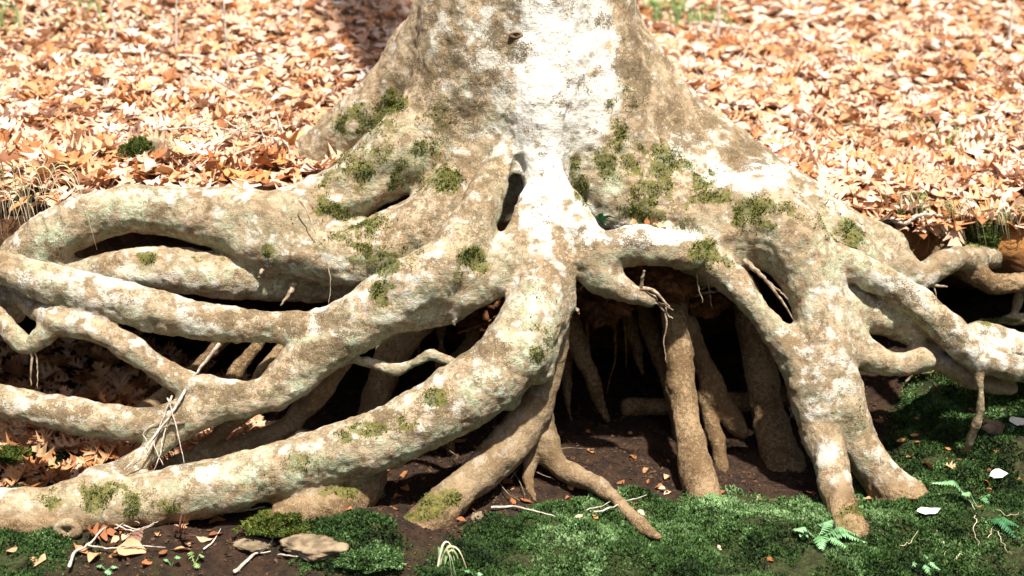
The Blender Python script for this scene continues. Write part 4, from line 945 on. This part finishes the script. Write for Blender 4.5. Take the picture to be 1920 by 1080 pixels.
# ------------------------------------------------------------------ soil clods and stones
def blob(c, rad, seed, rough=.3, n=26, m=18, fine=.12):
    th = np.linspace(0, 2 * np.pi, n, endpoint=False); ph = np.linspace(0.02, np.pi - .02, m)
    g = np.array([[np.sin(b) * np.cos(a), np.sin(b) * np.sin(a), np.cos(b)] for b in ph for a in th])
    k = 1 + rough * fbm(g, 1.6, 2, seed) + fine * fbm(g, 6, 2, seed + 5)
    V = np.array(c) + g * k[:, None] * np.array(rad)
    i = np.arange(m - 1)[:, None] * n; j = np.arange(n)[None, :]
    return V, np.stack([i + j, i + n + j, i + n + (j + 1) % n, i + (j + 1) % n], -1).reshape(-1, 4)
M['clod'] = mat_plain('fibrous_soil', (.045, .018, .007), (.15, .06, .018), 40, .95, 1.0)
for (px, py, Y, rx, ry, rz, sd_, lb) in ((1222, 515, -.30, 62, 60, 48, 3, 'dark crumbly soil clod held under the blunt bleached root'), (1125, 560, -.28, 52, 60, 44, 4, 'rusty brown soil clod hanging behind the broken rootlets'), (900, 560, -.22, 60, 50, 50, 5, 'brown soil lump above the hollow behind the diagonal root'), (1320, 545, -.18, 60, 60, 36, 6, 'dark soil lump under the mossy buttress')):
    p, s = at(px, py, Y); V, F = blob(p, (rx * s, ry * s, rz * s), sd_, .4, 64, 44, .34)
    link('soil_clod', mesh_np('soil_clod', V, F, True, M['clod']), None, lb, 'soil', None)
def stone(px, py, fn, rad, seed, label, lift=0.0):
    p, s = fn(px, py); V, F = blob(p + np.array((0, 0, lift - .012)), rad, seed, .22, 40, 26, .10)
    link('stone', mesh_np('stone', V, F, True, M['stone']), None, label, 'stone')
stone(295, 300, on_hill, (.10, .09, .075), 31, 'squat brown boulder half buried in leaves above the looping root', .01)
stone(598, 1022, on_floor, (.12, .10, .028), 32, 'flat pale brown stone bedded in moss under the front root', .01)
stone(480, 1015, on_floor, (.07, .07, .018), 33, 'low earthy stone beside the crooked grey twig', .005)
stone(1858, 805, on_floor, (.05, .05, .035), 34, 'brown stone on the slope beyond the hanging rootlet', .01)
stone(895, 975, on_floor, (.022, .02, .03), 35, 'small upright brown stone on bare soil right of the bent leg', .01)
pc, _ = on_floor(250, 1020); g = []
for i in range(9):
    for j in range(9):
        u = i / 8 - .5; a_ = (j / 8 - .5) * 2.2; rr = .028 * (1 + .1 * math.sin(i * 1.7 + j)); g.append(pc + np.array((rr * math.sin(a_) + .02 * u, .10 * u * (1 + .12 * math.sin(j * 2.1)), .008 + rr * math.cos(a_) - .012 + .03 * u)))
q = np.array([(i * 9 + j, i * 9 + j + 1, (i + 1) * 9 + j + 1, (i + 1) * 9 + j) for i in range(8) for j in range(8)])
link('bark_chip', mesh_np('bark_chip', np.array(g), q, True, M['bark_chip']), None, 'reddish curled bark piece under the front root', 'bark')

# ------------------------------------------------------------------ ferns, seedlings, grass
def ribbon(P, w, up):
    P = np.asarray(P); T_ = np.gradient(P, axis=0); T_ /= np.linalg.norm(T_, axis=1)[:, None] + 1e-9
    S = np.cross(T_, up); S /= np.linalg.norm(S, axis=1)[:, None] + 1e-9
    w = np.asarray(w)[:, None]; lift = np.cross(S, T_) * w * .35
    V = np.concatenate([P + S * w + lift, P, P - S * w + lift]); n = len(P)
    i = np.arange(n - 1)
    F = np.concatenate([np.stack([i, i + 1, n + i + 1, n + i], -1), np.stack([n + i, n + i + 1, 2 * n + i + 1, 2 * n + i], -1)])
    return V, F
def frond(base, tip, arch, width, npair, seed, up=(0, 0, 1)):
    l = np.random.default_rng(seed); base = np.array(base); tip = np.array(tip)
    mid = (base + tip) / 2 + np.array((0, 0, arch))
    S = spline([base, (base * .45 + mid * .75 + tip * .05) / 1.25, mid, (tip * .55 + mid * .7) / 1.25, tip], 8)
    b = Bag(); L = np.linalg.norm(tip - base)
    b.add(*tube_np(S, np.linspace(.0018, .0006, len(S)), 5))
    T_ = np.gradient(S, axis=0); T_ /= np.linalg.norm(T_, axis=1)[:, None]
    for k in range(npair):
        t = .14 + .84 * k / npair; i = t * (len(S) - 1); i0 = int(i); c = S[i0] + (S[min(i0 + 1, len(S) - 1)] - S[i0]) * (i - i0); tg = T_[i0]
        sd_ = np.cross(tg, up); sd_ /= np.linalg.norm(sd_)
        wl_ = width * math.sin(math.pi * min(1, (.25 + .75 * (1 - (t - .14) / .86)))) ** .7 * (1 - .15 * (t > .9))
        wl_ = width * (np.clip((t - .08) / .2, .35, 1)) * (1 - ((t - .14) / .86) ** 2 * .85)
        for sg in (-1, 1):
            d = sd_ * sg + tg * .35 + np.array((0, 0, -.25 + .1 * l.normal())); d /= np.linalg.norm(d)
            q = np.array([c + d * wl_ * u + np.array((0, 0, -.12 * wl_ * u * u)) for u in np.linspace(0, 1, 6)])
            ww = np.array([.5, 1.0, .85, .7, .45, .05]) * L * .44 / npair * (1 + .1 * l.normal())
            b.add(*ribbon(q, ww, np.cross(d, tg)))
    return b.get()
def fern(base_px, tips, label, mat='fern', width=.035, npair=15, group=None, fn=on_floor):
    p, s = fn(*base_px); r = empty('fern', Vector(p), label, 'fern', group)
    for k, (tx, ty, dY, arch) in enumerate(tips):
        tp, _ = at(tx, ty, p[1] + dY)
        tp[2] = max(tp[2], float(floorz(tp[0], tp[1])) + .012) if fn is on_floor else tp[2]
        V, F = frond(p, tp, arch, width, npair, k + int(tx)); link('frond', mesh_np('frond', V, F, True, M[mat]), r)
fern((1532, 1012), [(1486, 994, -.03, .025), (1612, 1005, -.02, .035), (1626, 1048, -.05, .03), (1540, 1085, -.10, .03), (1560, 985, .05, .02), (1588, 1075, -.09, .02)], 'mint green fern with spreading fronds before the forked root leg', width=.033)
fern((1835, 955), [(1742, 905, .02, .05), (1800, 925, .0, .03)], 'pale green arching fern on the moss slope above the white leaf', width=.034)
fern((1840, 930), [(1868, 962, -.05, .01), (1850, 980, -.08, .01)], 'faded whitish fern frond tip on the slope', 'fern', .025, 10)
fern((1850, 975), [(1905, 1045, -.10, .03), (1912, 1010, -.05, .02)], 'dark green fern hanging down the slope', 'fern_dark', .032)
fern((1725, 1062), [(1700, 1085, -.05, .02), (1765, 1078, -.05, .02), (1740, 1045, .0, .02), (1745, 1095, -.07, .02)], 'small silvery fern rosette low on the moss', 'fern', .02, 9)
fern((1600, 1000), [(1580, 1020, -.04, .0), (1612, 1030, -.05, .0)], 'tiny fern sprig beside the mint green fern', 'fern_dark', .014, 8)
fern((322, 1062), [(306, 1050, -.01, .01), (340, 1046, -.01, .02)], 'little fern sprig in front of the purple leaf', 'fern', .018, 7)
fern((365, 1058), [(352, 1040, .01, .02), (384, 1044, .0, .02), (372, 1070, -.03, .01)], 'yellow green fern sprig under the front root', 'grass', .018, 7)
fern((200, 1070), [(180, 1062, -.02, .01), (222, 1066, -.02, .01), (205, 1090, -.05, .01)], 'grey green fern sprig by the ribbed leaf', 'fern', .017, 8)
fern((1900, 800), [(1880, 770, .0, .02), (1925, 765, .0, .02), (1890, 830, -.05, .02)], 'mint green plants on the slope by the white leaf', 'fern', .03, 9)
fern((890, 1080), [(870, 1070, -.02, .01), (905, 1078, -.02, .01)], 'pale lobed sprig at the edge of the big moss cushion', 'fern', .02, 7)
def sprout(px, py, Y, leaves, label, mat='seedling', fn=None):
    p, s = at(px, py, Y) if fn is None else fn(px, py)
    r = empty('seedling', Vector(p), label, 'seedling')
    for k, (dx, dy, L_, w) in enumerate(leaves):
        tip = p + np.array((dx, -.02, dy)); mid = p + np.array((dx * .3, -.01, dy * .9 + .006))
        S = spline([p, mid, tip], 6); ww = np.interp(np.linspace(0, 1, len(S)), [0, .25, .6, 1], [.12, .6, 1, .05]) * w
        V, F = ribbon(S, ww, np.array((0, 0.3, 1.))); link('leaf_blade', mesh_np('leaf_blade', V, F, True, M[mat]), r)
sprout(1128, 420, -.42, [(.03, .018, 0, .014), (-.02, .03, 0, .012), (.055, .02, 0, .013), (.015, -.004, 0, .01), (-.028, .012, 0, .011)], 'dark green seedling in the notch above the bleached root')
sprout(1480, 338, .0, [(.02, .03, 0, .012), (-.03, .02, 0, .012), (.04, .01, 0, .012)], 'small green seedling in leaves beside the right buttress', fn=on_hill)
sprout(1095, 985, 0, [(.01, .02, 0, .008), (-.014, .015, 0, .008)], 'tiny green sprout beside the pale twig on the moss', fn=on_floor)
sprout(1505, 1015, 0, [(.012, .018, 0, .016), (-.012, .02, 0, .014)], 'round leaved sprout next to the mint green fern', 'fern', fn=on_floor)
def grass(px, py, fn, n, L0, L1, spread, mats, label, lean=(0, 0), w=.0022, group=None, drop=.6, cat='grass'):
    p, s = fn(px, py); r = empty('grass_tuft', Vector(p), label, cat, group); l = np.random.default_rng(int(px * 3 + py))
    for mi, mat in enumerate(mats):
        b = Bag()
        for k in range(n // len(mats)):
            L_ = l.uniform(L0, L1); a = l.uniform(0, 2 * np.pi); o = np.array((l.normal(0, spread), l.normal(0, spread * .6), 0))
            d = np.array((np.cos(a) * .5 + lean[0], np.sin(a) * .4 + lean[1], 0))
            pts = [p + o, p + o + d * L_ * .35 + np.array((0, 0, L_ * .6)), p + o + d * L_ * .8 + np.array((0, 0, L_ * (.75 - .2 * drop))), p + o + d * L_ * 1.2 + np.array((0, 0, L_ * (.7 - drop)))]
            S = spline(pts, 4); V, F = ribbon(S, np.interp(np.linspace(0, 1, len(S)), [0, .3, 1], [.8, 1, .1]) * w, np.array((d[1], -d[0], .6)))
            if w > .003: link('blade', mesh_np('blade', V, F, True, M[mat]), r)
            else: b.add(V, F)
        if b.n: link('blades', mesh_np('blades', *b.get(), True, M[mat]), r, kind='stuff')
grass(285, 285, on_hill, 46, .06, .14, .05, ['straw', 'grass'], 'bleached and green grass drooping over the boulder', (0, -.5), drop=1.0)
grass(470, 262, on_hill, 30, .05, .12, .07, ['straw', 'grass'], 'sparse straw grass among the twig tangle', (-.1, -.2))
grass(30, 385, lambda x, y: at(x, y, -.25), 36, .08, .26, .09, ['straw', 'straw', 'grass'], 'long straw grass hanging over the loop of the buttress root', (.35, -.5), drop=1.3)
grass(15, 470, lambda x, y: at(x, y - 60, -.28), 16, .08, .2, .05, ['straw'], 'pale wisps of dead grass trailing beside the looping root', (.4, -.5), drop=1.4)
grass(830, 1070, on_floor, 9, .08, .14, .01, ['grass', 'straw', 'fern'], 'green and straw strap leaves arching in front of the moss', (.2, -.2), .0035, drop=.75)
grass(1700, 275, on_hill, 26, .08, .2, .10, ['grass', 'straw'], 'thin green grass clump on the sunlit litter beyond the bank lip', drop=.2)
grass(1800, 290, on_hill, 24, .06, .16, .12, ['grass', 'straw'], 'wispy grass on the litter near the bank lip', drop=.3)
grass(1690, 395, on_hill, 26, .05, .12, .05, ['grass', 'straw'], 'grass and moss wisps at the lip above the wriggling surface root', (0, -.4), drop=.9)
grass(1790, 415, on_hill, 34, .06, .14, .06, ['straw', 'grass'], 'dry grass trailing over the orange soil face', (0, -.6), drop=1.3)
grass(1890, 420, on_hill, 26, .05, .12, .05, ['straw', 'grass'], 'grass fringe on the lip beside the yellow moss tuft', (0, -.6), drop=1.3)
grass(1290, 58, on_hill, 40, .10, .22, .16, ['grass'], 'bright green weeds on the far litter beside the trunk', w=.007, drop=.3)
grass(1240, 30, on_hill, 30, .10, .22, .12, ['grass'], 'low green weeds high on the far litter', w=.007, drop=.3)
grass(510, 12, on_hill, 30, .12, .25, .15, ['grass'], 'distant green weeds on the hillside above the fallen branch', w=.007, drop=.3)
grass(190, 15, on_hill, 26, .10, .22, .15, ['grass'], 'far yellow green weeds up the slope', w=.006, drop=.3)
grass(30, 60, on_hill, 60, .10, .25, .30, ['grass', 'straw'], 'hazy patch of olive weeds at the far edge of the slope', w=.006, drop=.4)
# far saplings and stalks, out of focus
def sapling(px, py, h, r, lean, label, group='bare stems on the hillside', mat='twig'):
    p, s = on_hill(px, py); l = np.random.default_rng(int(px)); e = empty('bare_sapling', Vector(p), label, 'sapling', group)
    b = p + np.array((0, 0, -.05))
    S = spline([b, b + np.array((lean * h * .4, 0, h * .5)), b + np.array((lean * h, .05, h))], 8); link('stem', mesh_np('stem', *tube_np(S, np.linspace(r, r * .5, len(S)), 7), True, M[mat]), e)
    for k in range(3):
        c = S[5 + 3 * k]; a = l.uniform(0, 6.28); t = np.array([c, c + np.array((np.cos(a) * .1, np.sin(a) * .1, .12)), c + np.array((np.cos(a) * .18, np.sin(a) * .18, .3))])
        link('side_twig', mesh_np('side_twig', *tube_np(spline(t, 4), np.linspace(r * .5, r * .2, 9), 5), True, M[mat]), e)
for (px, py, h, r, ln) in ((1345, 90, 1.2, .010, .02), (1330, 200, .5, .004, -.1), (1890, 90, 1.0, .010, .06), (330, 110, 1.0, .007, .05), (220, 100, .9, .006, -.08), (560, 70, 1.0, .008, .1), (430, 150, .7, .005, -.05), (1500, 90, .8, .005, .1)):
    sapling(px, py, h, r, ln, 'thin bare stem rising from the leaf covered hillside')
